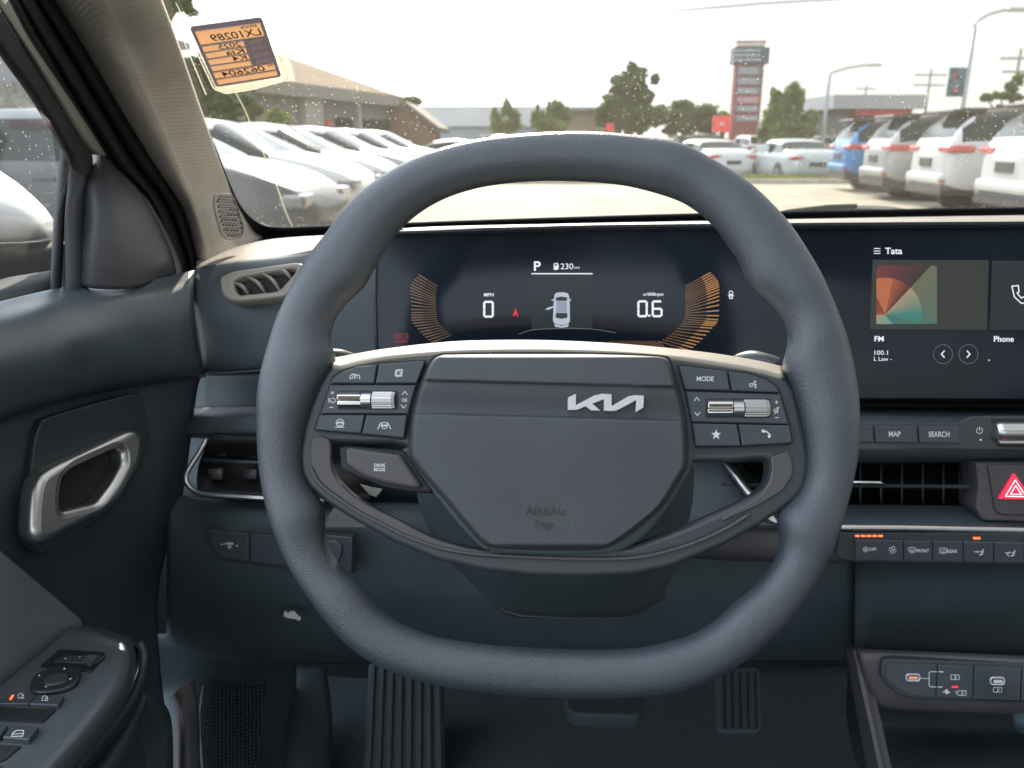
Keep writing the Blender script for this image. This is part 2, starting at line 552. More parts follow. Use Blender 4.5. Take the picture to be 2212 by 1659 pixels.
# black ceramic edge of the glass along its base and up the corner
fr_in = [(430, 235), (470, 330), (500, 405), (520, 445), (545, 474), (572, 489), (610, 493), (700, 490), (860, 484), (1100, 475), (1475, 464), (1900, 455), (2400, 447)]
fr_out = [(422, 235), (462, 335), (490, 415), (508, 458), (530, 495), (560, 522), (610, 535), (700, 530), (860, 520), (1100, 510), (1475, 500), (1900, 492), (2400, 484)]
patch('glass_edge_band', [[wsh(u, v, 0.004) for u, v in fr_in], [wsh(u, v, 0.004) for u, v in fr_out]], M['frit'], cabin, k=5, thick=0.002)

# windscreen pillar trim, two facets meeting on a soft ridge
left = [(72,-70,.66),(117,0,.69),(187,110,.73),(267,247,.79),(333,353,.84),(377,420,.88),(402,467,.90),(422,545,.915),(428,580,.92)]
ridge = [(175,-70,.625),(228,0,.65),(268,88,.70),(322,212,.75),(368,312,.80),(398,385,.84),(425,442,.87),(448,520,.885),(452,582,.89)]
right = []
for (u, v) in [(320,-70),(350,0),(393,117),(433,233),(463,315),(487,380),(508,435),(545,495),(568,512)]:
    q = wsh(u, v, 0.004); right.append((u, v, (q-EYE).dot(FW)))
def mid(a, b, t, dd=0.0): return tuple(a[i]*(1-t)+b[i]*t + (dd if i == 2 else 0) for i in range(3))
rows = [[mid(l, r, -0.06, .015) for l, r in zip(left, ridge)], left, [mid(l, r, .5, -.016) for l, r in zip(left, ridge)],
        [mid(l, r, .88, -.008) for l, r in zip(left, ridge)],
        [mid(l, r, .10, -.004) for l, r in zip(ridge, right)], [mid(l, r, .55, -.012) for l, r in zip(ridge, right)],
        [mid(l, r, .93, -.010) for l, r in zip(ridge, right)], right, [mid(l, r, 1.01, .015) for l, r in zip(ridge, right)]]
pillar = patch('pillar_trim', rows, M['cloth'], cabin, k=5, thick=0.004)

# tweeter grille low on the pillar (perforated cover)
GP = plane3(P(463,430,.872), P(525,500,.900), P(500,420,.885))
g_out = [(464,425),(468,419),(478,417),(494,418),(504,423),(512,440),(520,465),(527,486),(527,503),(520,513),(505,518),(490,516),(481,508),(474,490),(466,460),(463,440)]
g_out = [(q.x, q.y) for q in spline([(a, b, 0) for a, b in g_out], 3, True)]
def inside(poly, x, y):
    c = False; n = len(poly)
    for i in range(n):
        x1, y1 = poly[i-1]; x2, y2 = poly[i]
        if (y1 > y) != (y2 > y) and x < (x2-x1)*(y-y1)/(y2-y1)+x1: c = not c
    return c
cx = sum(p[0] for p in g_out)/len(g_out); cy = sum(p[1] for p in g_out)/len(g_out)
g_in = [(cx+(a-cx)*.90, cy+(b-cy)*.92) for a, b in g_out]
holes = []
for j in range(22):
    for i in range(13):
        x = 458 + i*7.2 + (3.6 if j % 2 else 0) + (j*0.9 - 8); y = 418 + j*5.6 + i*0.3
        h_ = [(x+2.9*math.cos(t), y+2.3*math.sin(t)) for t in [k*math.pi/3 for k in range(6)]]
        if all(inside(g_in, *q) for q in h_): holes.append(h_)
gr = plate('speaker_grille', g_out, GP, solid('grille_beige', (0.36, 0.34, 0.31), 0.6), cabin, h=0.006, thick=0.004, bevel=0.0006, holes=holes)
plate('grille_backing', g_in, GP, M['gap'], gr, h=-0.0005, thick=0.002, bevel=0)

# rubber seal of the door opening, following the pillar
sealL = [(-20,-70,.60),(32,0,.63),(133,173,.72),(217,307,.79),(247,360,.82),(300,413,.85),(333,467,.87),(373,553,.89),(385,600,.90)]
sealR = [(78,-70,.665),(121,2,.695),(191,112,.735),(271,249,.795),(337,355,.845),(381,422,.885),(406,469,.905),(426,547,.92),(432,590,.925)]
rows = [[mid(a, b, 0, .03) for a, b in zip(sealL, sealR)], sealL, [mid(a, b, .22, -.020) for a, b in zip(sealL, sealR)],
        [mid(a, b, .45, -.012) for a, b in zip(sealL, sealR)], [mid(a, b, .52, .010) for a, b in zip(sealL, sealR)],
        [mid(a, b, .60, -.010) for a, b in zip(sealL, sealR)], [mid(a, b, .82, -.016) for a, b in zip(sealL, sealR)], sealR]
patch('door_seal', rows, M['rubber'], cabin, k=4, thick=0.003)

# roof with its lining (keeps the high sun out of the cabin), header rail, rear structure behind the driver
hd = [EYE + Vector((x, 0.50 - 0.06*abs(x/0.75)**2, 0.245 - 0.05*abs(x/0.75)**3)) for x in (-.62, -.3, 0, .3, .7, 1.1, 1.35)]
rf = []
for (dy, dz) in ((0.0, 0.0), (-0.05, -0.012), (-0.35, 0.02), (-1.0, 0.02), (-1.5, -0.06)):
    rf.append([p + Vector((0, dy, dz)) for p in hd])
def roof_at(dy, dz, xs): return [EYE + Vector((x, 0.50 - 0.06*abs(x/0.75)**2 + dy, 0.245 - 0.05*abs(x/0.75)**3 + dz)) for x in xs]
XA = (-.62, -.3, 0, .3, .7, 1.1, 1.35)
roof = patch('roof_lining', rf[:2] + [roof_at(-.075, -.008, XA)], M['lining'], cabin, k=4, thick=0.03)  # opening behind this strip is added, to let skylight onto the wheel
patch('roof_lining', [roof_at(-.62, .02, XA), roof_at(-1.0, .02, XA), roof_at(-1.5, -.06, XA)], M['lining'], cabin, k=4, thick=0.03)
patch('roof_lining', [roof_at(d_, 0.0, (-.62, -.55, -.46)) for d_ in (-.07, -.35, -.63)], M['lining'], cabin, k=4, thick=0.03)
patch('roof_lining', [roof_at(d_, 0.0, (.95, 1.15, 1.35)) for d_ in (-.07, -.35, -.63)], M['lining'], cabin, k=4, thick=0.03)
bulk = boxes('rear_seat_row', [(-.55, -1.55, 0.0, 1.35, -1.40, 0.62), (-.35, -0.62, 0.1, 0.25, -0.46, 0.72), (0.55, -0.62, 0.1, 1.15, -0.46, 0.72),
     (-.15, -0.62, 0.74, 0.08, -0.52, 0.94), (0.72, -0.62, 0.74, 0.95, -0.52, 0.94)], solid('seat_cloth', (0.085,0.09,0.098), 0.8), cabin, bevel=0.03)
for q_ in [(-.66, -0.45, 0.0, -.60, -0.28, 1.08), (-.66, -1.6, 0.0, -.60, -1.3, 1.02), (1.30, -0.45, 0.0, 1.36, -0.28, 1.08), (1.30, -1.6, 0.0, 1.36, -1.3, 1.02)]:
    boxes('rear_pillar', [q_], M['rubber'], cabin)
# far door side (passenger side), out of the picture: closes the footwell from daylight
boxes('passenger_side', [(1.32, -1.5, -0.2, 1.36, 1.0, 0.70)], M['lower'], cabin)
boxes('body_side', [(-.72, -1.5, -0.2, -.68, 1.0, 0.60)], M['lower'], cabin)
# floor and firewall
fl = boxes('floor_carpet', [(-.75, -1.5, 0.02, 1.36, 1.45, 0.06), (-.75, 1.40, 0.06, 1.36, 1.45, 0.95)], M['carpet'], cabin)
# bonnet, scuttle and front wings: they close the car ahead of the dash
patch('bonnet', [[Vector((x, 1.13+0.0, 1.022-0.03*abs((x-.33)/1.05)**3)) for x in (-.60,-.3,0,.33,.7,1.0,1.3)], [Vector((x, 1.5, .955-0.06*abs((x-.33)/1.0)**3)) for x in (-.66,-.3,0,.33,.7,1.0,1.34)],
   [Vector((x, 2.0, .865-0.08*abs((x-.33)/1.0)**3)) for x in (-.66,-.3,0,.33,.7,1.0,1.34)], [Vector((x, 2.35, .74-0.08*abs((x-.33)/1.0)**3)) for x in (-.6,-.3,0,.33,.7,1.0,1.28)]], solid('bonnet_paint', (0.7,0.71,0.72), 0.25, coat=.6), cabin, k=4, thick=0.02)
boxes('scuttle', [(-.70, 1.085, 0.30, 1.36, 1.12, 1.018)], M['rubber'], cabin)
boxes('front_wing', [(-.78, 0.95, 0.25, -.68, 2.2, .80)], M['rubber'], cabin)
boxes('front_wing', [(1.36, 0.95, 0.25, 1.44, 2.2, .80)], M['rubber'], cabin)
# bonnet wiper cowl seen just over the dash
cowl = patch('wiper_cowl', [[P(1690,470,1.22), P(1740,456,1.26), P(1790,446,1.30), P(1880,444,1.30), P(1950,450,1.26), P(2000,470,1.22)],
                            [P(1700,474,1.20), P(1745,461,1.24), P(1795,453,1.27), P(1880,452,1.27), P(1945,457,1.24), P(1995,474,1.2)]], M['rubber'], cabin, k=4, thick=0.004)
tube('wiper_blade', [P(1655,470,1.2), P(1700,458,1.24), P(1790,447,1.28), P(1850,446,1.28)], 0.004, M['rubber'], cabin, n=8)

# ---------------------------------------------------------------- driver's door
door = thing('driver_door', at_z(60, 1400, 0.70), 'dark driver door at the left with grey fabric insert, window and switch armrest', 'car door')
prow = [
 [(-150,690,.54),(0,651,.61),(107,626,.67),(173,614,.705),(260,621,.73),(335,603,.775),(420,583,.81)],
 [(-150,700,.52),(0,664,.60),(107,640,.655),(173,628,.69),(260,632,.72),(335,615,.765),(419,598,.795)],
 [(-150,745,.500),(0,700,.575),(120,668,.635),(180,660,.67),(260,652,.705),(345,638,.75),(418,622,.78)],
 [(-150,840,.480),(0,765,.555),(130,732,.615),(190,722,.65),(260,712,.69),(345,700,.735),(420,686,.768)],
 [(-150,930,.478),(0,835,.553),(133,802,.612),(190,792,.648),(260,780,.685),(345,768,.732),(428,744,.770)],
 [(-150,985,.50),(0,893,.570),(133,853,.628),(190,842,.662),(260,826,.698),(345,811,.742),(442,803,.785)],
 [(-150,1000,.54),(0,912,.61),(133,870,.665),(190,858,.70),(260,842,.73),(345,828,.77),(446,815,.81)]]
patch('door_top_pad', prow, M['pad'], door, k=6, thick=0.008)
lowr = [
 [(-150,1000,.538),(0,905,.607),(133,864,.663),(260,836,.728),(345,822,.768),(440,810,.806)],
 [(-150,1060,.535),(0,960,.600),(133,915,.660),(260,885,.725),(345,865,.765),(425,850,.805)],
 [(-150,1250,.53),(0,1150,.60),(133,1120,.66),(260,1090,.725),(345,1080,.77),(395,1070,.82)],
 [(-150,1500,.53),(0,1420,.60),(133,1350,.68),(230,1330,.74),(300,1320,.80),(340,1310,.84)],
 [(-150,1720,.55),(0,1720,.60),(133,1700,.66),(260,1700,.72),(330,1700,.77),(376,1700,.81)]]
patch('door_panel', lowr, M['dash'], door, k=5, thick=0.008)
# fabric insert
DP = plane3(P(0,1190,.592), P(178,1330,.672), P(0,1470,.588))
plate('fabric_insert', [(-160,1060),(0,1186),(90,1262),(176,1336),(180,1344),(178,1356),(150,1372),(-160,1600)], DP, M['fabricgrey'], door, h=0.0, thick=0.012, bevel=0.002)
# handle bezel, pull and lock recess
HP = plane3(P(62,1150,.615), P(320,900,.735), P(70,930,.625))
bez = [(62,1106),(66,1020),(76,946),(88,914),(103,901),(200,873),(290,850),(303,853),(313,872),(319,900),(323,950),(314,992),(290,1036),(250,1092),(190,1140),(103,1191),(88,1189),(66,1165),(61,1140)]
bezo = [(q.x, q.y) for q in spline([(a, b, 0) for a, b in bez], 3, True)]
bez_o = plate('handle_bezel', bezo, HP, solid('bezel_black', (0.030, 0.038, 0.044), 0.38), door, h=0.002, thick=0.016, bevel=0.0016)
ho = rnd([(72,1152),(74,1085),(84,1030),(120,1006),(292,926),(312,938),(311,992),(262,1080),(230,1108),(104,1172),(84,1170)], [14,26,30,18,22,16,20,18,20,18,14])
hi = rnd([(135,1104),(134,1068),(141,1030),(166,1008),(255,968),(268,976),(270,1000),(247,1043),(214,1086)], [8,14,12,16,10,8,10,14,14])
plate('handle_pull', ho, HP, M['metal'], bez_o, h=0.020, thick=0.020, bevel=0.0062, holes=[hi], res=4)
plate('handle_recess', rnd([(125,1112),(124,1020),(165,995),(272,955),(282,1000),(225,1100)], 10), HP, M['gap'], bez_o, h=0.004, thick=0.002, bevel=0)

# sail panel and window frame
SP = plane3(P(197,360,.80), P(260,620,.735), P(370,550,.87))
sail_rows = [
 [(200,330,.80),(197,352,.79),(183,375,.76),(178,420,.735),(175,500,.712),(173,560,.70),(172,616,.696)],
 [(209,330,.792),(212,352,.775),(212,385,.745),(212,430,.722),(212,500,.705),(212,560,.70),(210,623,.70)],
 [(219,330,.795),(232,356,.78),(246,400,.755),(258,450,.735),(266,510,.725),(272,570,.722),(276,624,.724)],
 [(230,330,.81),(247,360,.80),(290,405,.80),(318,455,.80),(340,515,.795),(350,560,.79),(340,606,.782)],
 [(232,330,.83),(252,358,.83),(302,412,.845),(334,466,.86),(360,520,.865),(374,555,.865),(382,590,.86)]]
patch('mirror_cover_panel', sail_rows, M['sail'], door, k=6, thick=0.006)
# upper frame of the door: inner black rail, light trim strip, dark outer strip
def band(name, A, B, mat, bul=0.010, par=None, thick=0.004):
    rows = [[mid(a, b, -0.02, .012) for a, b in zip(A, B)], A, [mid(a, b, .5, -bul) for a, b in zip(A, B)], B, [mid(a, b, 1.02, .012) for a, b in zip(A, B)]]
    return patch(name, rows, mat, par or door, k=4, thick=thick)
fA = [(-120,-70,.50),(-60,0,.54),(0,122,.60),(60,232,.67),(133,345,.74),(160,385,.76),(180,410,.765)]
fB = [(-60,-70,.53),(-10,0,.57),(0,40,.59),(80,180,.67),(165,300,.75),(194,340,.78),(200,380,.785)]
band('window_frame_rail', [(-150,-70,.48),(-60,10,.53),(0,118,.585),(62,205,.645),(130,316,.71),(152,355,.73),(176,400,.742)],
     [(-60,-70,.52),(0,24,.572),(30,75,.60),(95,178,.66),(165,290,.73),(196,332,.765),(200,372,.77)], M['rubber'], 0.012)
band('window_frame_trim', [(-62,-70,.535),(0,20,.582),(34,76,.61),(98,180,.67),(168,292,.74),(199,334,.775)],
     [(-30,-70,.545),(14,-6,.592),(62,84,.625),(128,182,.685),(196,284,.755),(229,336,.79)], M['frame_grey'], 0.006)
band('window_frame_seal', [(-32,-70,.555),(12,-6,.600),(60,84,.635),(126,182,.695),(194,284,.765),(228,336,.80),(248,366,.815)],
     [(-8,-70,.59),(38,0,.622),(86,90,.66),(146,190,.715),(216,300,.78),(248,352,.81),(262,376,.835)], M['gap'], 0.004)
# vertical glass run beside the mirror
band('glass_run_channel', [(132,318,.735),(128,360,.73),(119,440,.70),(114,520,.69),(110,600,.68),(108,640,.675)],
     [(152,345,.74),(148,370,.735),(141,440,.705),(137,520,.695),(133,600,.69),(131,640,.685)], M['rubber'], 0.006)
band('glass_run_channel', [(145,350,.735),(147,372,.73),(145,440,.70),(141,520,.69),(139,600,.685),(137,640,.68)],
     [(166,362,.745),(188,378,.75),(182,412,.735),(180,520,.71),(178,600,.70),(176,640,.70)], M['sail'], 0.006)
# window glass
from_data('window_glass', [P(-300,-200,.50), P(60,-100,.64), P(185,350,.78), P(160,640,.72), P(-300,760,.50)], [(0,1,2,3,4)], M['sideglass'], door, smooth=False)
# outside mirror housing: white cap, black base and arm
def blob(name, rows, mat, par, k=5): return patch(name, rows, mat, par, k=k, thick=0.0)
cap = blob('mirror_cap', [
 [(-160,330,.98),(-100,330,1.0),(-40,345,1.02),(0,371,1.03),(45,402,1.04),(90,442,1.05),(117,475,1.06)],
 [(-160,390,.93),(-100,385,.95),(-40,395,.97),(0,412,.985),(45,435,1.0),(88,468,1.02),(118,490,1.06)],
 [(-160,450,.91),(-100,450,.925),(-40,455,.945),(0,462,.965),(45,475,.985),(86,496,1.01),(118,502,1.06)],
 [(-160,510,.93),(-100,512,.945),(-40,515,.965),(0,518,.98),(45,518,1.0),(84,516,1.03),(117,512,1.07)],
 [(-160,520,.98),(-100,526,1.0),(-40,528,1.02),(0,524,1.04),(45,523,1.06),(84,520,1.07),(117,518,1.09)]], solid('white_paint_clearcoat', (0.78, 0.79, 0.80), 0.25, coat=0.6), door)
blob('mirror_base', [
 [(-160,522,.96),(-60,528,.98),(0,526,1.0),(60,524,1.03),(112,520,1.06)],
 [(-160,560,.94),(-60,562,.96),(0,560,.98),(60,550,1.01),(114,542,1.05)],
 [(-160,640,.97),(-60,620,.98),(0,603,1.0),(60,594,1.03),(116,586,1.06)]], M['rubber'], door)
patch('belt_seal', [[(-160,655,.58),(0,604,.66),(60,592,.69),(112,584,.71)], [(-160,680,.56),(0,628,.64),(60,613,.67),(112,602,.695)], [(-160,700,.56),(0,652,.63),(60,640,.66),(112,628,.69)]], M['rubber'], door, k=4)

# armrest with switches: level top, rolled inner edge
ZA = 0.775
def az(u, v, dz=0.0): return at_z(u, v, ZA+dz)
def arow(l, f, e, s1, s2):
    return [az(*l), az(*mid2(l, f, .5)), az(*f), az(*mid2(f, e, .5), -0.0015), az(*e, -0.006), az(s1[0], s1[1], -0.020), az(s2[0], s2[1], -0.040)]
def mid2(a, b, t): return (a[0]*(1-t)+b[0]*t, a[1]*(1-t)+b[1]*t)
arm_rows = [
 [az(140,1346,-.03), az(165,1346,-.03), az(200,1352,-.03), az(240,1362,-.03), az(275,1374,-.03), az(290,1388,-.03), az(300,1404,-.04)],
 arow((150,1357), (200,1362), (262,1382), (286,1393), (298,1408)),
 arow((110,1390), (200,1395), (276,1405), (292,1413), (299,1426)),
 arow((40,1446), (160,1450), (270,1448), (288,1458), (293,1470)),
 arow((-20,1492), (120,1500), (246,1497), (270,1507), (276,1519)),
 arow((-110,1562), (60,1575), (188,1573), (216,1583), (222,1597)),
 arow((-220,1650), (-20,1665), (118,1652), (148,1664), (156,1680)),
 arow((-330,1740), (-100,1745), (50,1735), (84,1748), (92,1764))]
arm = patch('armrest', arm_rows, M['brownish'] if False else solid('armrest_plastic', (0.078, 0.093, 0.106), 0.26, bump=(1400, 0.12, 0.0006)), door, k=6, thick=0.006)
# bright edge line and leather pull below it
tube('armrest_trim_line', [az(299,1430,-.024), az(297,1450,-.028), az(287,1480,-.028), az(262,1522,-.028), az(222,1572,-.028), az(180,1618,-.028), az(137,1664,-.028), az(90,1712,-.028)], 0.0009, M['chrome'], door, n=8)
patch('armrest_side', [
 [az(292,1392,-.02), az(301,1412,-.025), az(300,1440,-.03), az(288,1482,-.032), az(262,1526,-.032), az(190,1612,-.032), az(90,1716,-.032)],
 [az(300,1400,-.05), az(310,1425,-.05), az(306,1460,-.055), az(296,1496,-.06), az(276,1545,-.06), az(210,1630,-.06), az(110,1740,-.06)],
 [az(300,1440,-.09), az(308,1460,-.09), az(305,1496,-.095), az(298,1530,-.095), az(268,1590,-.095), az(205,1665,-.095), az(120,1760,-.095)]], M['shell'], door, k=5)
pull = patch('leather_pull', [
 [P(300,1490,.66), P(285,1530,.64), P(250,1585,.61), P(205,1645,.58), P(160,1710,.55)],
 [P(304,1500,.65), P(296,1545,.63), P(268,1600,.60), P(228,1660,.57), P(185,1720,.54)],
 [P(303,1520,.66), P(298,1570,.64), P(280,1625,.61), P(248,1680,.585), P(210,1735,.56)],
 [P(296,1530,.70), P(292,1590,.68), P(280,1650,.66), P(255,1700,.64), P(220,1745,.62)]], M['leather'], door, k=5)
AP = Plane((0, 0, ZA), (0, 0, 1))
def awell(name, poly, r, depth_h=0.0006, mat=None): return plate(name, rnd(poly, r), AP, mat or M['gap'], door, h=depth_h, thick=0.004, bevel=0.0004)
# mirror selector recess and slider
rec = awell('mirror_switch_recess', [(85,1440),(120,1408),(128,1402),(227,1408),(222,1420),(197,1450)], 4, 0.0008, solid('recess_black', (0.014,0.018,0.022), 0.4))
plate('mirror_selector', rnd([(116,1428),(135,1415),(228,1415),(206,1432)], 2), AP, M['shell'], rec, h=0.0022, thick=0.003, bevel=0.0008)
plate('mirror_slider', rnd([(180,1422),(193,1411),(212,1415),(194,1432)], 1.5), AP, M['brownish'], rec, h=0.006, thick=0.005, bevel=0.001)
ink('mirror_mark', [[(139,1424),(142,1420),(143,1424)], [(170,1420),(174,1416),(173,1420)]], AP, M['ink'], rec, h=0.0024)
def skew(cx, cy, rx, ry, n=40, p=2.6, sh=-0.12):
    out = []
    for i in range(n):
        t = 2*math.pi*i/n; c, s = math.cos(t), math.sin(t)
        x = rx*abs(c)**(2/p)*(1 if c >= 0 else -1); y = ry*abs(s)**(2/p)*(1 if s >= 0 else -1)
        out.append((cx + x - 0.35*y, cy + y + sh*x))
    return out
pad = plate('mirror_pad', skew(119,1466,54,27), AP, solid('mirror_pad_black', (0.022,0.027,0.032), 0.3), door, h=0.0035, thick=0.004, bevel=0.0016)
plate('mirror_pad_center', skew(121,1465,26,12.5), AP, M['shell'], pad, h=0.0045, thick=0.003, bevel=0.001)
ink('mirror_pad_arrow', [[(136,1446),(139,1441),(142,1446)], [(149,1466),(156,1464),(151,1469)], [(82,1458),(87,1457),(86,1462)], [(97,1482),(102,1482),(99,1486)]], AP, M['ink'], pad, h=0.0037)
LB = [(0,1517),(18,1498),(79,1499),(61,1519)]
def lockicon(cx, cy):
    return strip(arc(cx, cy-2, 6, 180, 360, 10, 5)+[(cx+6, cy+3), (cx-6, cy+3)], 1.6, True) + strip([(cx+1, cy+3), (cx+1, cy-2), (cx+5, cy-3)], 1.4)
b1 = plate('lock_button', rnd([(-6,1519),(18,1499),(79,1499),(61,1519)], 2), AP, M['button'], door, h=0.003, thick=0.005, bevel=0.0008)
ink('lock_mark', lockicon(45,1505), AP, M['ink'], b1, h=0.0034)
ink('lock_lamp', [[(19,1511),(26,1501),(31,1501),(25,1511)]], AP, M['led'], b1, h=0.0034)
b2 = plate('lock_button', rnd([(62,1520),(81,1499),(138,1503),(126,1523)], 2), AP, M['button'], door, h=0.003, thick=0.005, bevel=0.0008)
ink('lock_mark', lockicon(97,1510), AP, M['ink'], b2, h=0.0034)
w1 = awell('window_switch_well', [(-60,1525),(122,1531),(92,1560),(-60,1556)], 3, 0.0009)
sw = plate('window_switch', rnd([(5,1592),(23,1566),(84,1570),(62,1597)], 3), AP, M['button'], door, h=0.004, thick=0.008, bevel=0.001)
ink('window_mark', strip([(25,1591),(27,1584),(35,1578),(51,1578),(49,1590)], 2.0, True)+strip([(26,1586),(50,1584)], 1.6), AP, M['ink'], sw, h=0.0044)
plate('window_switch', rnd([(-60,1590),(-40,1564),(17,1566),(-1,1592)], 3), AP, M['button'], door, h=0.004, thick=0.008, bevel=0.001)
awell('window_switch_well', [(-60,1603),(46,1611),(12,1640),(-60,1668)], 3, 0.0009)
plate('window_switch', rnd([(-60,1690),(-40,1655),(6,1652),(-6,1690)], 3), AP, M['button'], door, h=0.004, thick=0.008, bevel=0.001)

# kick panel, sill and footwell sides
patch('door_pocket', [[P(296,1500,.78), P(330,1500,.80), P(352,1516,.82), P(368,1545,.82), P(374,1600,.80), P(374,1720,.78)],
                      [P(270,1500,.80), P(290,1530,.78), P(300,1570,.77), P(300,1620,.76), P(290,1680,.75), P(280,1740,.74)]], M['lower'], door, k=5)

# ---------------------------------------------------------------- dashboard
dash = thing('dashboard', (0.2, 0.85, 0.3), 'dark dashboard spanning the view with wide display, air vents and button rows', 'dashboard')
# top pad, sun glare put into its pale colour, falls to the windscreen base
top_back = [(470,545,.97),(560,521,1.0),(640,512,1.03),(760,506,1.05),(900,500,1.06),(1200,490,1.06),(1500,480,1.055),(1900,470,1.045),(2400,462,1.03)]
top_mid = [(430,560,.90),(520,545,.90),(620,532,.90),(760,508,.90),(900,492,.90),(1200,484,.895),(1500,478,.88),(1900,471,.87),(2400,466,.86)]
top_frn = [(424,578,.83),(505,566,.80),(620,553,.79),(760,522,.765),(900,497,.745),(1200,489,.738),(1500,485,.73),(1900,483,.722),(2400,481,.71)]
patch('dash_top', [top_back, top_mid, top_frn], solid('sunlit_dash_skin', (0.20, 0.175, 0.145), 0.45, amt=0.15, vs_=40, bump=(650, 0.5, 0.0012, 'VORONOI')), dash, k=8, thick=0.01)
# left face with its own rounded shoulder
lf = [
 [(424,577,.832),(505,565,.802),(620,552,.792),(700,535,.78),(790,510,.765),(870,490,.76)],
 [(422,584,.822),(502,572,.792),(620,560,.782),(700,545,.772),(790,522,.76),(870,500,.755)],
 [(419,620,.787),(502,612,.772),(620,604,.762),(700,592,.755),(790,580,.75),(870,570,.745)],
 [(421,670,.777),(502,664,.762),(620,660,.752),(700,655,.748),(790,650,.745),(870,650,.742)],
 [(432,740,.780),(505,738,.765),(620,735,.752),(700,732,.748),(790,730,.745),(870,730,.742)],
 [(441,795,.786),(510,794,.770),(620,787,.757),(700,784,.752),(790,782,.748),(870,780,.745)],
 [(444,806,.815),(512,805,.785),(620,798,.775),(700,795,.77),(790,792,.765),(870,790,.76)],
 [(446,812,.83),(512,811,.82),(620,806,.81),(700,803,.805),(790,800,.80),(870,798,.795)]]
patch('dash_left_face', lf, M['dash'], dash, k=6, thick=0.008)
tube('seam_line', [P(455,807,.775), P(500,805,.765), P(563,800,.760), P(620,797,.757)], 0.0008, M['brownish'], dash, n=6)
# recess, band and lower body, running the whole width
def wide(vs_d, xs=(418, 520, 700, 1000, 1400, 1800, 2100, 2400)):
    rows = []
    for (vl, vr, dl, dr) in vs_d:
        rows.append([(x, vl+(vr-vl)*(x-418)/1982, dl+(dr-dl)*min(1, (x-418)/900)) for x in xs])
    return rows
patch('dash_recess', wide([(806,800,.85,.82),(850,840,.85,.81),(885,870,.845,.80)]), M['lower'], dash, k=3)
patch('dash_middle_band', [
  [(380,900,.83),(412,884,.82),(470,879,.81),(600,878,.80),(900,878,.79),(1300,876,.78),(1500,876,.775)],
  [(380,925,.82),(408,908,.805),(470,900,.79),(600,898,.78),(900,898,.77),(1300,896,.765),(1500,896,.76)],
  [(380,945,.82),(404,938,.80),(470,937,.785),(600,937,.775),(900,937,.765),(1300,937,.76),(1500,937,.755)],
  [(380,952,.835),(404,947,.82),(470,947,.81),(600,947,.80),(900,947,.79),(1300,947,.785),(1500,947,.78)]], M['dash'], dash, k=6)
patch('vent_surround', [
  [(330,940,.86),(400,940,.85),(520,940,.84),(700,940,.83),(1000,940,.83),(1500,940,.82)],
  [(330,1085,.86),(400,1085,.85),(520,1085,.84),(700,1085,.83),(1000,1085,.83),(1500,1085,.82)]], M['lower'], dash, k=3, thick=0.004)
# lower dash under the side vent
patch('knee_panel', [
  [(360,1062,.815),(420,1074,.81),(520,1080,.79),(700,1084,.78),(1000,1090,.79),(1400,1095,.79),(1700,1100,.79),(1850,1110,.79)],
  [(360,1110,.803),(420,1112,.80),(520,1116,.775),(700,1122,.768),(1000,1130,.775),(1400,1130,.775),(1700,1130,.775),(1850,1140,.78)],
  [(360,1200,.808),(420,1210,.80),(520,1220,.785),(700,1225,.778),(1000,1235,.785),(1400,1235,.785),(1700,1206,.785),(1850,1210,.79)],
  [(360,1290,.825),(420,1300,.82),(520,1310,.81),(700,1315,.80),(1000,1315,.80),(1400,1315,.80),(1700,1300,.80),(1850,1300,.80)],
  [(360,1400,.875),(420,1405,.87),(520,1410,.86),(700,1410,.85),(1000,1405,.85),(1400,1405,.85),(1700,1395,.85),(1850,1395,.84)],
  [(360,1430,.98),(420,1432,.97),(520,1435,.95),(700,1435,.95),(1000,1430,.95),(1400,1430,.95),(1700,1430,.94),(1850,1430,.93)]], M['lower'], dash, k=5)
# left switch bank
KP = plane3(P(437,1140,.795), P(620,1229,.776), P(600,1140,.772))
sbz = plate('switch_bank', rnd([(437,1136),(450,1134),(760,1160),(760,1240),(620,1229),(468,1210),(450,1180)], [8,8,0,0,4,14,10]), KP, M['shell'], dash, h=0.006, thick=0.01, bevel=0.0012)
kb = plate('dimmer_button', rnd([(446,1143),(537,1152),(537,1214),(474,1205),(458,1180)], [5,3,3,10,8]), KP, M['button'], sbz, h=0.009, thick=0.006, bevel=0.0012)
ink('dimmer_mark', strip(arc(495,1178,9,190,350,10,6),1.4)+strip(circ(496,1180,3,10,4.5),1.6,True)+strip([(477,1176),(482,1176)],1.6)+[circ(512,1179,1.8,8)]+strip(arc(495,1170,12,40,140,6,5),1.2), KP, M['ink'], kb, h=0.0094)
plate('blank_button', rnd([(541,1152),(640,1162),(700,1166),(700,1234),(541,1214)], [3,0,3,3,3]), KP, M['button'], sbz, h=0.009, thick=0.006, bevel=0.0012)
plate('blank_button', rnd([(704,1166),(725,1168),(738,1180),(736,1205),(722,1222),(704,1222)], 5), KP, M['button'], sbz, h=0.009, thick=0.006, bevel=0.0012)
tube('switch_bank_edge', [P(700,1168,.762), P(706,1185,.762), P(717,1207,.764)], 0.0007, M['silver'], dash, n=6)
# bonnet release mark
BRP = plane3(P(600,1320,.79), P(660,1330,.79), P(600,1350,.80))
ink('bonnet_release_mark', [[(613,1326),(616,1319),(622,1324),(632,1323),(639,1326),(650,1333),(650,1339),(645,1341),(637,1337),(621,1335),(613,1331)]]+[[(622,1325),(627,1320),(636,1320),(642,1327),(638,1326),(631,1322)]], BRP, M['ink'], dash, h=0.006)

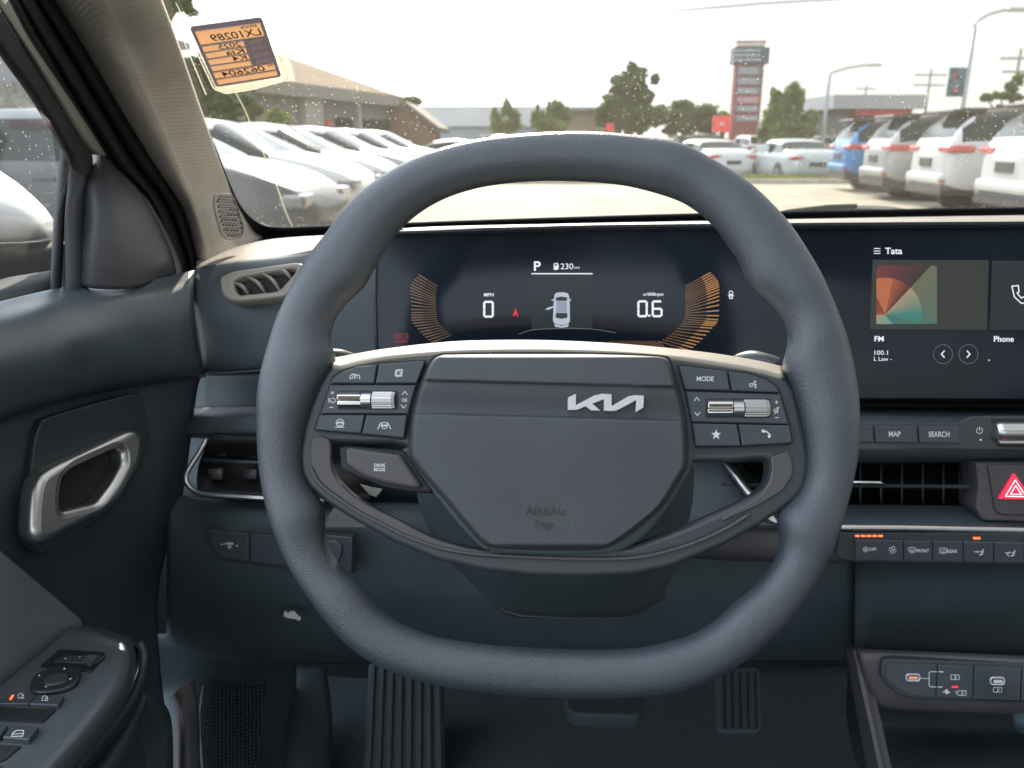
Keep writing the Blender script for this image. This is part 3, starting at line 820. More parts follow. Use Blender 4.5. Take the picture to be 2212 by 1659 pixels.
# top left vent: bezel and angled blades, sunlight put into their cream colour
VP = plane3(P(473,630,.792), P(640,566,.772), P(567,643,.765))
vo = rnd([(473,600),(482,594),(502,585),(638,565),(653,568),(650,580),(620,634),(606,640),(512,650),(490,646),(476,632)], [8,6,8,10,6,6,10,8,10,8,8])
vi = rnd([(502,607),(514,598),(630,577),(638,580),(636,588),(606,622),(596,628),(516,636),(508,628)], [5,6,6,4,4,6,5,6,4])
def grow0(p):
    cx = sum(a for a, b in p)/len(p); cy = sum(b for a, b in p)/len(p)
    return [(cx+(a-cx)*1.03, cy+(b-cy)*1.06) for a, b in p]
vb = plate('defrost_vent_bezel', vo, VP, solid('sunlit_vent_bezel', (0.22, 0.20, 0.17), 0.35), dash, h=0.022, thick=0.012, bevel=0.003, holes=[vi], res=3)
plate('vent_backing', grow0(vi), VP, M['gap'], vb, h=0.0135, thick=0.002, bevel=0)
for (a, b, c, d) in [(505,612,538,638),(532,598,574,634),(564,590,606,630),(598,584,632,606)]:
    A, B = VP.hit(a, b, 0.016), VP.hit(c, d, 0.016); mdl = VP.hit((a+c)/2+6, (b+d)/2-3, 0.019)
    tube('vent_blade', spline([A, mdl, B], 5), [.0007,.0010,.0013,.0016,.0018,.0020,.0018,.0016,.0013,.0010,.0007], solid('sunlit_vent_blade', (0.22,0.20,0.17), 0.4) if 'vbm' not in M else M['vbm'], vb, n=8, axis=VP.n, flat=3.0)

# side vent left of the wheel with its bright U trim
path = spline([P(447,948,.782), P(433,974,.778), P(412,1006,.775), P(402,1028,.773), P(405,1046,.771), P(420,1061,.768), P(445,1068,.765), P(500,1072,.760), P(570,1076,.755), P(700,1082,.752)], 5)
tube('side_vent_trim', path, 0.0026, M['metal'], dash, n=12)
patch('side_vent_cavity', [[P(452,950,.775), P(600,950,.77), P(800,950,.765)], [P(430,1000,.81), P(600,1000,.80), P(800,1000,.79)], [P(425,1040,.80), P(600,1046,.79), P(800,1046,.785)], [P(428,1060,.772), P(600,1067,.76), P(800,1070,.757)]], M['gap'], dash, k=4)
tube('side_vent_blade', [P(440,993,.79), P(520,998,.785), P(700,1004,.78)], 0.0022, M['shell'], dash, n=8)
for (u0, v0, w_) in [(470,1010,28),(530,1010,26)]:
    pass
patch('side_vent_flap', [[P(468,975,.80), P(485,958,.795)], [P(468,986,.80), P(485,986,.795)]], M['brownish'], dash, k=2, thick=0.003)
patch('side_vent_flap', [[P(530,962,.80), P(552,960,.795)], [P(530,990,.80), P(552,990,.795)]], M['brownish'], dash, k=2, thick=0.003)
patch('side_vent_flap', [[P(448,1014,.79), P(478,1012,.785)], [P(452,1036,.79), P(478,1036,.785)]], M['brownish'], dash, k=2, thick=0.003)
patch('side_vent_flap', [[P(526,1014,.79), P(552,1014,.785)], [P(526,1034,.79), P(552,1036,.785)]], M['brownish'], dash, k=2, thick=0.003)

# steering column cover behind the hub
patch('column_cover', [
  [P(900,1010,.60), P(1000,960,.56), P(1206,940,.555), P(1420,960,.56), P(1500,1010,.60)],
  [P(905,1090,.62), P(1000,1120,.575), P(1206,1130,.57), P(1420,1120,.575), P(1495,1090,.62)],
  [P(950,1190,.66), P(1040,1240,.60), P(1206,1262,.59), P(1380,1245,.60), P(1470,1190,.66)],
  [P(1010,1250,.68), P(1080,1310,.635), P(1206,1328,.625), P(1350,1326,.635), P(1440,1270,.68)],
  [P(1020,1262,.74), P(1090,1326,.72), P(1206,1336,.72), P(1345,1336,.72), P(1440,1290,.74)]], M['lower'], dash, k=6)
tube('column_seam', [P(1026,1266,.665), P(1060,1296,.65), P(1090,1320,.632), P(1125,1330,.622), P(1240,1336,.616), P(1340,1336,.625), P(1385,1328,.64)], 0.0006, M['brownish'], dash, n=6)
plate('column_side_panel', [(725,1092),(745,1096),(790,1116),(830,1140),(700,1140),(712,1108)], plane3(P(720,1090,.70),P(800,1120,.69),P(720,1140,.70)), M['brownish'], dash, thick=0.01)
plate('column_side_panel', [(1395,1140),(1430,1085),(1470,1040),(1458,1125),(1410,1128)], plane3(P(1430,1090,.60),P(1460,1060,.61),P(1440,1120,.60)), M['fabricgrey'], dash, thick=0.01)  # pale plate stands for a lit patch of the column cover
for nm, pts in (('turn_signal_stalk', [(900,850,.60),(800,800,.575),(745,778,.555),(722,774,.548),(700,775,.545)]), ('wiper_stalk', [(1500,850,.60),(1570,798,.575),(1618,778,.560),(1650,782,.552),(1680,792,.548)])):
    tube(nm, spline([P(*p) for p in pts], 5), 0.0065, M['shell'], dash, n=12)

# display panel
DN = Vector((-math.sin(RAD(5)), -math.cos(RAD(5)), 0.16))
DPL = Plane(P(1400, 700, 0.700), DN)
dp = [(812,545),(826,522),(846,505),(858,499),(1475,488),(2400,479),(2400,863),(1475,861),(1100,862),(835,866),(817,850),(812,800)]
disp = plate('display_panel', dp, DPL, M['screen'], dash, h=0.0, thick=0.012, bevel=0.0012)
patch('display_hood', [[P(846,498,.742), P(1200,489,.735), P(1475,484.5,.728), P(1900,482,.72), P(2400,480,.71)], [DPL.hit(838,503,.006), DPL.hit(1200,492,.006), DPL.hit(1475,488,.006), DPL.hit(1900,485,.006), DPL.hit(2400,483,.006)],
      [DPL.hit(836,512,.002), DPL.hit(1200,498,.002), DPL.hit(1475,494,.002), DPL.hit(1900,490,.002), DPL.hit(2400,487,.002)]], M['rubber'], dash, k=5, thick=0.003)
tube('display_edge', [DPL.hit(u, v, 0.0008) for u, v in [(820,520),(812,560),(810,640),(812,720),(816,800)]], 0.0016, M['shell'], dash, n=8)

W1 = emis('display_white', (0.80, 0.84, 0.92), 0.42)
W2 = emis('display_dim', (0.30, 0.33, 0.37), 0.16)
SBOX = emis('display_panel_tone', (0.020, 0.030, 0.040), 0.22)
SBOX2 = emis('display_card_tone', (0.035, 0.040, 0.036), 0.28)
AMB = emis('gauge_amber', (0.70, 0.34, 0.12), 0.22)
AMB2 = emis('gauge_amber_dim', (0.32, 0.17, 0.08), 0.20)
def seg(u0, v0, u1, v1, on, w=4.6):
    g = 1.1; vm = (v0+v1)/2
    S = {'a': [(u0+g+1, v0), (u1-g-1, v0)], 'd': [(u0+g+1, v1), (u1-g-1, v1)], 'g': [(u0+g+1, vm), (u1-g-1, vm)],
         'f': [(u0, v0+g+1), (u0, vm-g-.6)], 'b': [(u1, v0+g+1), (u1, vm-g-.6)], 'e': [(u0, vm+g+.6), (u0, v1-g-1)], 'c': [(u1, vm+g+.6), (u1, v1-g-1)]}
    out = []
    for k in on: out += strip(S[k], w)
    return out
ink('information_box', [rect(1148,592,1280,712)], DPL, SBOX, disp, h=0.0002)
ink('information_box_rule', [rect(1148,590,1280,592.4)], DPL, W1, disp, h=0.0004)
text('gear_letter', 'P', (1153.5,564.5,1168,585), DPL, W1, disp, h=0.0005, bold=0.02)
ink('fuel_icon', strip([(1197,582),(1197,570),(1204,568.5),(1204,582)], 1.8, True)+[rect(1198.5,574,1203,582)]+strip([(1204,572),(1206.5,572),(1206.5,581)], 1.2), DPL, W1, disp, h=0.0005)
text('range_reading', '230', (1211,569,1238.5,581.5), DPL, W1, disp, h=0.0005)
text('range_unit', 'mi', (1241,575,1252,580.5), DPL, W1, disp, h=0.0005, shear=0.1)
text('speed_unit', 'MPH', (1045.5,633,1066.5,640.5), DPL, W1, disp, h=0.0005, bold=0.015)
ink('speed_digit', seg(1046,652,1064.5,684,'abcdef'), DPL, W1, disp, h=0.0005)
text('engine_speed_unit', 'x1000rpm', (1389,632,1433,641), DPL, W1, disp, h=0.0005, bold=0.015)
ink('engine_speed_digits', seg(1379,651,1397,683,'abcdef')+[circ(1402.5,682,2.6,10)]+seg(1410,651,1429,683,'afgedc'), DPL, W1, disp, h=0.0005)
REDD = emis('warning_red', (0.85, 0.02, 0.06), 0.4)
REDM = emis('warning_red_dim', (0.45, 0.03, 0.06), 0.22)
ink('seat_belt_warning', [circ(1113.5,669.5,2.4,10), [(1108,684),(1110,675),(1112.5,672),(1115,672),(1117.5,675),(1119.5,684),(1116,682),(1114,678),(1112,682)]], DPL, REDD, disp, h=0.0005)
ink('brake_warning', strip(arc(859,726,5,0,360,14),1.4)+strip(arc(853,726,1,-1,0,1),1)+strip(arc(859,726,8,130,230,6),1.2)+strip(arc(859,726,8,-50,50,6),1.2)+strip(arc(874,726,5,0,360,14),1.4)+strip(arc(874,726,8,-50,50,6),1.2)+strip([(859,722),(859,727)],1.4), DPL, REDM, disp, h=0.0005)
text('brake_warning_word', 'BRAKE', (852,734,880,740.5), DPL, REDM, disp, h=0.0005, bold=0.02)
ink('security_icon', strip(circ(1579,632.5,4,12),1.5,True)+strip([(1573,638),(1585,638)],1.4)+strip([(1575,637),(1576,645),(1582,645),(1583,637)],1.5,True)+strip([(1576,641),(1582,641)],1.4), DPL, W1, disp, h=0.0005)
# car picture in the information box
CARW = emis('display_car_body', (0.50, 0.56, 0.66), 0.34)
body = [(q.x, q.y) for q in spline([(1198,637,0),(1203,632.5,0),(1213,631.5,0),(1223,632.5,0),(1228.5,637,0),(1230.5,655,0),(1231,680,0),(1231,692,0),(1227,699,0),(1213,702,0),(1199,699,0),(1194.5,692,0),(1195,680,0),(1196,655,0)], 3, True)]
car_i = ink('car_picture', [body, [(1190,649),(1196,645),(1196,650)], [(1235,649),(1230,645),(1230,650)], [(1177,669),(1184,664),(1196,661),(1196,664),(1186,669)], [(1197,700),(1213,704),(1229,700),(1227,706),(1213,708),(1199,706)]], DPL, CARW, disp, h=0.0005)
ink('car_picture_window', [[(1200,643),(1213,640.5),(1226,643),(1224,650),(1202,650)], [(1201,676),(1225,676),(1226,686),(1213,689),(1200,686)]], DPL, emis('display_car_glass', (0.02,0.025,0.03), 0.5), car_i, h=0.0008)
ink('car_picture_roof', [[(1202,651),(1224,651),(1225,675),(1201,675)]], DPL, emis('display_car_roof', (0.30,0.34,0.44), 0.34), car_i, h=0.0008)
ink('horizon_arc', strip([(q.x, q.y) for q in spline([(1120,722,0),(1150,713,0),(1213,709,0),(1280,711,0),(1330,719,0)], 5)], 1.2), DPL, W2, disp, h=0.0006)
# tick fans
def fan(outer, inner, n):
    oo = spline([(a, b, 0) for a, b in outer], 12); ii = spline([(a, b, 0) for a, b in inner], 12)
    def samp(c, t):
        x = t*(len(c)-1); i = min(int(x), len(c)-2); return c[i].lerp(c[i+1], x-i)
    return [(samp(oo, k/(n-1)), samp(ii, k/(n-1))) for k in range(n)]
LF = fan([(905,594),(889,614),(888,640),(889,672),(890,694),(909,718),(931,740)], [(944,618),(941,640),(941,655),(942,672),(944,690),(956,708),(974,724)], 24)
q1, q2 = [], []
for a, b in LF:
    q1 += strip([(a.x, a.y), (a.lerp(b, .45).x, a.lerp(b, .45).y)], 2.6); q2 += strip([(a.lerp(b, .45).x, a.lerp(b, .45).y), (b.x, b.y)], 2.2)
ink('speed_gauge_ticks', q1, DPL, emis('gauge_amber_low', (0.30,0.18,0.10), 0.17), disp, h=0.0005)
ink('speed_gauge_ticks', q2, DPL, emis('gauge_amber_faint', (0.24,0.15,0.09), 0.13), disp, h=0.0005)
RF = fan([(1535,589),(1549,605),(1553,622),(1553,650),(1551,690),(1540,706),(1515,734),(1490,757)], [(1481,618),(1480,636),(1481,652),(1481,670),(1480,684),(1470,702),(1450,722),(1425,738)], 27)
q1, q2 = [], []
for a, b in RF:
    m_ = a.lerp(b, .36); q1 += strip([(a.x, a.y), (m_.x, m_.y)], 2.5); q2 += strip([(m_.x, m_.y), (b.x, b.y)], 1.7)
for k in range(16):
    u = 1317 + k*7.0; q2 += strip([(u, 737), (u+5+k*.6, 744+k*.5)], 2.2)
ink('engine_gauge_ticks', q1, DPL, AMB, disp, h=0.0005)
ink('engine_gauge_ticks', q2, DPL, AMB2, disp, h=0.0005)

# right half: radio card, phone card
ink('menu_icon', [rect(1887.5,536,1902,537.6), rect(1887.5,541.4,1902,543), rect(1887.5,546.6,1902,548.2)], DPL, W1, disp, h=0.0005)
text('media_title', 'Tata', (1912,535,1949,549), DPL, W1, disp, h=0.0005, bold=0.018)
ink('radio_card', [[(1885,561),(2136,562),(2132,712),(1879,711)]], DPL, SBOX2, disp, h=0.0002)
ink('phone_card', [[(2143,563),(2400,564),(2400,713),(2138,712)]], DPL, SBOX, disp, h=0.0002)
def fancol(name, cxy, a0, a1, clip, c0, c1, n=24, h=0.0004):
    """angular gradient wedge clipped to a rectangle (picture art on the screen)"""
    polys = []; cols = []
    x0, y0, x1, y1 = clip
    def edge(a):
        dx, dy = math.cos(RAD(a)), -math.sin(RAD(a)); t = 1e9
        if dx > 1e-6: t = min(t, (x1-cxy[0])/dx)
        if dx < -1e-6: t = min(t, (x0-cxy[0])/dx)
        if dy > 1e-6: t = min(t, (y1-cxy[1])/dy)
        if dy < -1e-6: t = min(t, (y0-cxy[1])/dy)
        return (cxy[0]+dx*t, cxy[1]+dy*t)
    vs_, fs_, vc = [], [], []
    for i in range(n):
        a, b2 = a0+(a1-a0)*i/n, a0+(a1-a0)*(i+1)/n
        s = len(vs_)
        for q in (cxy, edge(a), edge(b2)): vs_.append(DPL.hit(q[0], q[1], h))
        fs_.append((s, s+1, s+2)); t = (i+.5)/n
        vc.append(tuple(c0[k]*(1-t)+c1[k]*t for k in range(3))+(1,))
    me = bpy.data.meshes.new(name); me.from_pydata([tuple(v) for v in vs_], [], fs_); me.update()
    at = me.color_attributes.new('tone', 'FLOAT_COLOR', 'CORNER')
    for p in me.polygons:
        for li in p.loop_indices: at.data[li].color = vc[p.index]
    return mesh_obj(name, me, ARTM, disp, smooth=False)
ARTM, nt, b = mat_new('display_picture')
va = nt.nodes.new('ShaderNodeVertexColor'); va.layer_name = 'tone'
nt.links.new(va.outputs[0], b.inputs['Emission Color']); b.inputs['Emission Strength'].default_value = 0.27
b.inputs['Base Color'].default_value = (0.01,0.01,0.01,1)
AC = (1912, 680)
artA = fancol('radio_art', AC, 47, 90, (1893,573,2024,700), (0.05,0.028,0.032), (0.20,0.04,0.04))
artB = fancol('radio_art', AC, 90, 180, (1893,573,2024,700), (0.20,0.04,0.04), (0.42,0.10,0.04))
artC = fancol('radio_art', AC, -50, 47, (1893,573,2024,700), (0.04,0.24,0.20), (0.20,0.20,0.12))
artD = fancol('radio_art', AC, -180, -50, (1893,573,2024,700), (0.50,0.42,0.28), (0.22,0.45,0.36))
def disc(name, a0, a1, r, c0, c1, n=24, h=0.0007):
    vs_, fs_, vc = [], [], []
    for i in range(n):
        s = len(vs_)
        A, B = RAD(a0+(a1-a0)*i/n), RAD(a0+(a1-a0)*(i+1)/n)
        def cl(a): 
            x, y = AC[0]+r*math.cos(a), AC[1]-r*math.sin(a)
            return (max(1893, x), min(700, y))
        for q in (AC, cl(A), cl(B)): vs_.append(DPL.hit(q[0], q[1], h))
        fs_.append((s, s+1, s+2)); t = (i+.5)/n
        vc.append(tuple(c0[k]*(1-t)+c1[k]*t for k in range(3))+(1,))
    me = bpy.data.meshes.new(name); me.from_pydata([tuple(v) for v in vs_], [], fs_); me.update()
    at = me.color_attributes.new('tone', 'FLOAT_COLOR', 'CORNER')
    for p in me.polygons:
        for li in p.loop_indices: at.data[li].color = vc[p.index]
    return mesh_obj(name, me, ARTM, disp, smooth=False)
disc('radio_art', 47, 78, 80, (0.10,0.03,0.025), (0.52,0.13,0.05))
disc('radio_art', 78, 150, 80, (0.70,0.20,0.07), (0.62,0.20,0.09), h=0.0007)
disc('radio_art', 0, 47, 80, (0.05,0.30,0.25), (0.55,0.42,0.25))
disc('radio_art', -14, 0, 80, (0.05,0.28,0.24), (0.05,0.30,0.25))
text('radio_band', 'FM', (1889,726,1909,737.5), DPL, W1, disp, h=0.0005, bold=0.02)
text('radio_frequency', '100.1', (1889,757,1918,766.5), DPL, W1, disp, h=0.0005)
text('radio_station', 'L Law -', (1888,771,1926,779.5), DPL, W1, disp, h=0.0005)
for cx_, s_ in ((2037, 1), (2092, -1)):
    ink('skip_button', strip(circ(cx_, 765, 20.5, 40), 1.1, True), DPL, W2, disp, h=0.0005)
    ink('skip_arrow', strip([(cx_+3*s_, 758), (cx_-3.4*s_, 765), (cx_+3*s_, 772)], 2.4), DPL, W1, disp, h=0.0005)
text('phone_title', 'Phone', (2147,726,2190,738.5), DPL, W1, disp, h=0.0005, bold=0.018)
ink('phone_icon', strip([(2186,618),(2200,617),(2201,631),(2197,633),(2206,644),(2212,641),(2222,649),(2216,655),(2206,655),(2191,641)], 2.4, True), DPL, W1, disp, h=0.0005)
ink('page_dot', [circ(2136.5,778,1.6,8)], DPL, W1, disp, h=0.0005)

# centre stack to the right of the wheel
XR = (1560, 1700, 1850, 2000, 2150, 2300, 2450)
def rr(v, d, dv=0.0): return [(x, v + dv*(x-1850)/350, d) for x in XR]
patch('stack_recess', [rr(861,.70), rr(870,.735), rr(884,.735)], M['gap'], dash, k=3)
patch('stack_ledge', [rr(882,.735), rr(885,.722), rr(896,.700), rr(908,.686), rr(914,.682), rr(960,.680), rr(974,.681), rr(990,.690), rr(1000,.715)], M['dash'], dash, k=4)
BP = Plane(P(1990, 940, .6795), (-0.05, -1, 0.20))
FR = plate('button_row_base', rnd([(1560,913),(2069,913),(2099,899),(2400,899),(2400,975),(1560,964)], [0,10,10,0,0,4]), BP, M['shell'], dash, h=0.0015, thick=0.006, bevel=0.0008)
for nm, q, wd, bx in (('row_button', [(1790,920),(1885,920.5),(1887,956),(1792,955)], None, None),
                  ('row_button', [(1889,920.5),(1980,921),(1983,957),(1891,956)], 'MAP', (1920,931.5,1945.5,943.5)),
                  ('row_button', [(1984,921),(2071,921.5),(2076,958),(1987,957)], 'SEARCH', (2006,932,2051,944)),
                  ('row_button', [(1690,920),(1786,920.5),(1788,955),(1692,954)], None, None)):
    bt = plate(nm, rnd(q, 2.5), BP, M['button'], FR, h=0.0040, thick=0.005, bevel=0.0008)
    if wd: text('button_word', wd, bx, BP, M['ink'], bt, h=0.0043, bold=0.02)
ink('power_mark', strip(arc(2116,930,6.5,-55,235,16),1.6)+strip([(2116,922),(2116,930)],1.8)+[rect(2116,948,2121,952)], BP, M['ink'], FR, h=0.0018)
kn = plate('volume_well', rnd([(2141,905),(2400,905),(2400,966),(2158,966)], 4), BP, M['gap'], FR, h=0.0022, thick=0.003, bevel=0.0004)
A, B = BP.hit(2148,931,0.006), BP.hit(2420,931,0.006)
tube('volume_roller', [A, A.lerp(B,.02), A.lerp(B,.05), B], [0.0062,0.0078,0.0082,0.0082], M['metal'], FR, n=32)
plate('roller_lip', rnd([(2152,948),(2400,948),(2400,960),(2160,960)], 2), BP, M['metal'], FR, h=0.0055, thick=0.004, bevel=0.001)
# centre vent
patch('centre_vent_cavity', [rr(1000,.712), rr(1004,.76), rr(1050,.78), rr(1088,.76), rr(1094,.720)], M['gap'], dash, k=3)
for u in (1690,1730,1860,1905,1950,1995,2040,2075):
    patch('vent_fin', [[P(u,1004,.735), P(u+1,1004,.765)], [P(u,1090,.735), P(u+1,1090,.765)]], M['lower'], dash, k=1, thick=0.0015)
patch('vent_slat', [[P(1560,1042,.722), P(1850,1044,.712), P(2107,1050,.702)], [P(1560,1047,.716), P(1850,1049,.706), P(2107,1052,.700)], [P(1560,1051,.722), P(1850,1053,.712), P(2105,1055,.704)]], M['shell'], dash, k=4, thick=0.002)
tube('vent_slat_tip', [P(1700,1040,.712), P(1850,1041,.705), P(1900,1042,.702), P(1911,1045,.703)], [0.0016,0.0018,0.0018,0.0009], M['chrome'], dash, n=10)
patch('vent_ledge', [rr(1090,.722,2), rr(1094,.716,2), rr(1112,.700,3), rr(1130,.690,4), rr(1138,.688,4)], M['dash'], dash, k=4)
cp = spline([P(1564,992,.735), P(1596,1036,.715), P(1630,1082,.700), P(1655,1112,.692), P(1690,1132,.687), P(1760,1137,.684), P(1823,1139,.682), P(1960,1140,.680), P(2100,1143,.678), P(2250,1146,.676), P(2420,1149,.674)], 5)
tube('vent_trim', cp, [0.0040 if i < 18 else 0.0028 for i in range(len(cp))], M['metal'], dash, n=12)
patch('vent_end_panel', [[(1330,980,.745),(1450,980,.742),(1563,992,.738)],[(1330,1036,.735),(1450,1036,.728),(1595,1037,.718)],[(1330,1082,.725),(1450,1082,.715),(1629,1083,.703)],[(1330,1112,.72),(1450,1112,.705),(1654,1113,.695)],[(1330,1150,.72),(1450,1150,.70),(1690,1140,.69)]], M['dash'], dash, k=5)
patch('lit_knee_section', [[(1480,1118,.73),(1560,1120,.722),(1640,1122,.71),(1720,1126,.705),(1830,1140,.70)],[(1480,1150,.725),(1560,1152,.716),(1640,1154,.705),(1720,1156,.70),(1830,1160,.698)],[(1480,1195,.73),(1560,1200,.72),(1640,1203,.71),(1720,1205,.705),(1830,1208,.70)],[(1480,1205,.75),(1560,1210,.745),(1640,1213,.74),(1720,1215,.735),(1830,1218,.73)]], M['brownish'], dash, k=5)  # lighter than the knee panel: its lit part put into the colour
patch('vent_left_wall', [[P(1566,990,.75), P(1600,1036,.73), P(1634,1082,.715), P(1662,1112,.71)], [P(1600,990,.76), P(1630,1030,.75), P(1660,1070,.735), P(1690,1100,.73)]], M['shell'], dash, k=4)
# hazard pod
HZ = Plane(P(2190, 1060, .690), (-0.05, -1, 0.18))
hp = plate('hazard_pod', rnd([(2108,1000),(2400,1000),(2400,1132),(2124,1126),(2108,1100),(2114,1050)], [4,0,0,8,8,6]), HZ, M['brownish'], dash, h=0.004, thick=0.03, bevel=0.002)
plate('hazard_recess', rnd([(2134,1004),(2400,1004),(2400,1116),(2162,1114),(2150,1104)], [6,0,0,10,8]), HZ, solid('hazard_recess_grey', (0.055,0.055,0.06), 0.4), hp, h=0.0065, thick=0.004, bevel=0.002)
RED = solid('hazard_red', (0.55, 0.015, 0.05), 0.25, coat=0.5)
RED.node_tree.nodes['Principled BSDF'].inputs['Emission Color'].default_value = (0.8, 0.02, 0.07, 1)
RED.node_tree.nodes['Principled BSDF'].inputs['Emission Strength'].default_value = 0.35
hz = plate('hazard_button', rnd([(2192,1022),(2232,1080),(2158,1079)], 4), HZ, RED, hp, h=0.0095, thick=0.006, bevel=0.001)
ink('hazard_mark', strip([(2193,1037),(2217,1073),(2172,1072)], 2.4, True)+strip([(2194,1049),(2207,1068),(2183,1067.5)], 2.2, True), HZ, emis('hazard_line', (0.9,0.75,0.8), 0.6), hz, h=0.0098)
# climate row
CPL = Plane(P(2000, 1185, .684), (-0.05, -1, 0.05))
cb = plate('climate_panel', rnd([(1815,1149),(1830,1150),(2400,1152),(2400,1222),(1850,1215),(1812,1206),(1806,1198)], [4,4,0,0,4,6,4]), CPL, M['shell'], dash, h=0.002, thick=0.02, bevel=0.0012)
bxs = [1847,1952,2015,2081,2147,2213,2280]
cbs = []
for i in range(6):
    a, b_ = bxs[i]+.8, bxs[i+1]-.8
    ta = 1166.5+(a-1847)*.017; tb = 1166.5+(b_-1847)*.017
    cbs.append(plate('climate_button', rnd([(a,ta),(b_,tb),(b_,tb+44),(a,ta+44)], 1.8), CPL, M['button'], cb, h=0.0046, thick=0.005, bevel=0.0007))
def fanmark(cx, cy, r=5):
    out = []
    for k in range(4):
        a = k*90+20; out.append(circ(cx+r*.62*math.cos(RAD(a)), cy+r*.62*math.sin(RAD(a)), r*.46, 8))
    return [strip(c, 1.2, True) for c in out]
ik = sum(fanmark(1870,1187,5.5), []) + sum(fanmark(1928,1188,7.5), [])
ink('fan_mark', ik, CPL, M['ink'], cbs[0], h=0.0049)
text('button_word', 'OFF', (1877,1183,1893,1190), CPL, M['ink'], cbs[0], h=0.0049, bold=0.02)
ink('defog_mark', strip([(1962,1184),(1966,1182.5),(1974,1182.5),(1978,1184),(1975,1192),(1965,1192)],1.4,True)+strip([(1967,1186),(1967,1195)],1.2)+strip([(1970,1186),(1970,1195)],1.2)+strip([(1973,1186),(1973,1195)],1.2), CPL, M['ink'], cbs[1], h=0.0049)
text('button_word', 'FRONT', (1979,1186,2007,1193.5), CPL, M['ink'], cbs[1], h=0.0049, bold=0.025)
ink('defog_mark', strip(rect(2030,1184,2045,1194),1.4,True)+strip([(2034,1187),(2034,1197)],1.2)+strip([(2037.5,1187),(2037.5,1197)],1.2)+strip([(2041,1187),(2041,1197)],1.2), CPL, M['ink'], cbs[2], h=0.0049)
text('button_word', 'REAR', (2046,1187,2068,1194.5), CPL, M['ink'], cbs[2], h=0.0049, bold=0.025)
def seatmark(x, y, down=False):
    s_ = strip([(x+14,y-6),(x+12,y+4),(x+6,y+6)], 2.6)+[circ(x+9,y-1,2,8)]
    s_ += strip([(x-6,y-1),(x+3,y-1)], 1.6)+[[(x+1,y-4),(x+5,y-1),(x+1,y+2)]]
    if down: s_ += strip([(x-4,y+1),(x+2,y+7)], 1.6)
    return s_
ink('airflow_mark', seatmark(2110,1193), CPL, M['ink'], cbs[3], h=0.0049)
ink('airflow_mark', seatmark(2178,1195,True), CPL, M['ink'], cbs[4], h=0.0049)
for k in range(5): ink('fan_level_lamp', [rnd(rect(1847+k*12.6,1155.4,1857+k*12.6,1160), 1.6)], CPL, M['led'], cb, h=0.0024)
ink('airflow_lamp', [rnd(rect(2102,1160,2118,1165), 1.6)], CPL, M['led'], cb, h=0.0024)
# lower face under the climate row
patch('stack_lower', [rr(1212,.700,3)[2:], rr(1222,.765,3)[2:], rr(1300,.785)[2:], rr(1396,.80,2)[2:], rr(1410,.82,3)[2:]], M['lower'], dash, k=4)

# ---------------------------------------------------------------- centre console
cons = thing('centre_console', (0.45, 0.65, 0.3), 'centre console at the lower right with charging port panel and open tray', 'console')
QP = Plane(P(2040, 1470, .700), (-0.12, -1, 0.25))
patch('console_front', [
 [(1850,1400,.735),(1862,1401,.72),(1960,1405,.712),(2100,1411,.70),(2250,1419,.69),(2450,1429,.68)],
 [(1852,1410,.72),(1866,1411,.705),(1960,1415,.700),(2100,1421,.690),(2250,1429,.68),(2450,1439,.67)],
 [(1860,1445,.718),(1874,1446,.703),(1965,1450,.70),(2100,1455,.69),(2250,1460,.68),(2450,1470,.67)],
 [(1880,1520,.725),(1905,1521,.708),(1985,1526,.705),(2100,1530,.695),(2250,1535,.685),(2450,1540,.675)],
 [(1884,1532,.75),(1907,1533,.73),(1985,1538,.73),(2100,1542,.72),(2250,1546,.71),(2450,1552,.70)]], M['brownish'], cons, k=5)
ub = plate('port_panel', rnd([(1908,1426),(1925,1424),(2400,1440),(2400,1524),(1975,1510),(1942,1502),(1906,1470),(1903,1455)], [8,8,0,0,10,14,10,8]), QP, M['shell'], cons, h=0.012, thick=0.02, bevel=0.0015)
for q in ([(1914,1432),(2024,1436),(2021,1506),(1978,1503),(1948,1494),(1914,1468)], [(2026,1436),(2103,1439),(2101,1510),(2023,1506)], [(2105,1439),(2207,1443),(2203,1514),(2103,1510)], [(2209,1443),(2400,1449),(2400,1520),(2206,1514)]):
    plate('port_cover', rnd(q, 3), QP, M['button'], ub, h=0.0138, thick=0.003, bevel=0.0006)
p1 = plate('charging_port', rnd(rect(1957,1456,1989,1473), 7.5), QP, M['silver'], ub, h=0.0150, thick=0.003, bevel=0.0005, holes=[rnd(rect(1960,1458.8,1986,1470.2), 5)])
ink('port_tongue', [rnd(rect(1963,1461,1983,1468), 2)], QP, emis('port_glow', (0.55,0.22,0.14), 0.5), p1, h=0.0142)
p2 = plate('charging_port', rnd(rect(2139,1463,2172,1481), 7.5), QP, M['silver'], ub, h=0.0150, thick=0.003, bevel=0.0005, holes=[rnd(rect(2142,1466,2169,1478), 5)])
ink('port_tongue', [rnd(rect(2146,1468.5,2166,1475.5), 2)], QP, M['ink'], p2, h=0.0142)
def batt(x, y): return strip(rnd(rect(x-9,y-5,x+9,y+5), 2), 1.4, True)+strip([(x,y-5),(x,y+5)],1.3)+strip([(x+4,y-2),(x+1,y+3)],1.2)
ink('charging_mark', strip([(1989,1465),(2007,1466)],1.5)+strip([(2024,1451),(2010,1451),(2007,1454),(2007,1480),(2010,1483.5),(2022,1484)],1.7)+strip([(2029,1451),(2037,1451.5)],2.6)+strip([(2027,1484),(2035,1484)],2.2)
    +batt(2063,1463)+batt(2078,1497)+strip([(2037,1495),(2052,1496)],2.0)+[[(2040,1492),(2046,1488),(2050,1496),(2045,1501)]]+strip([(2065,1493),(2065,1498)],1.6)+batt(2155,1490), QP, M['ink'], ub, h=0.0142)
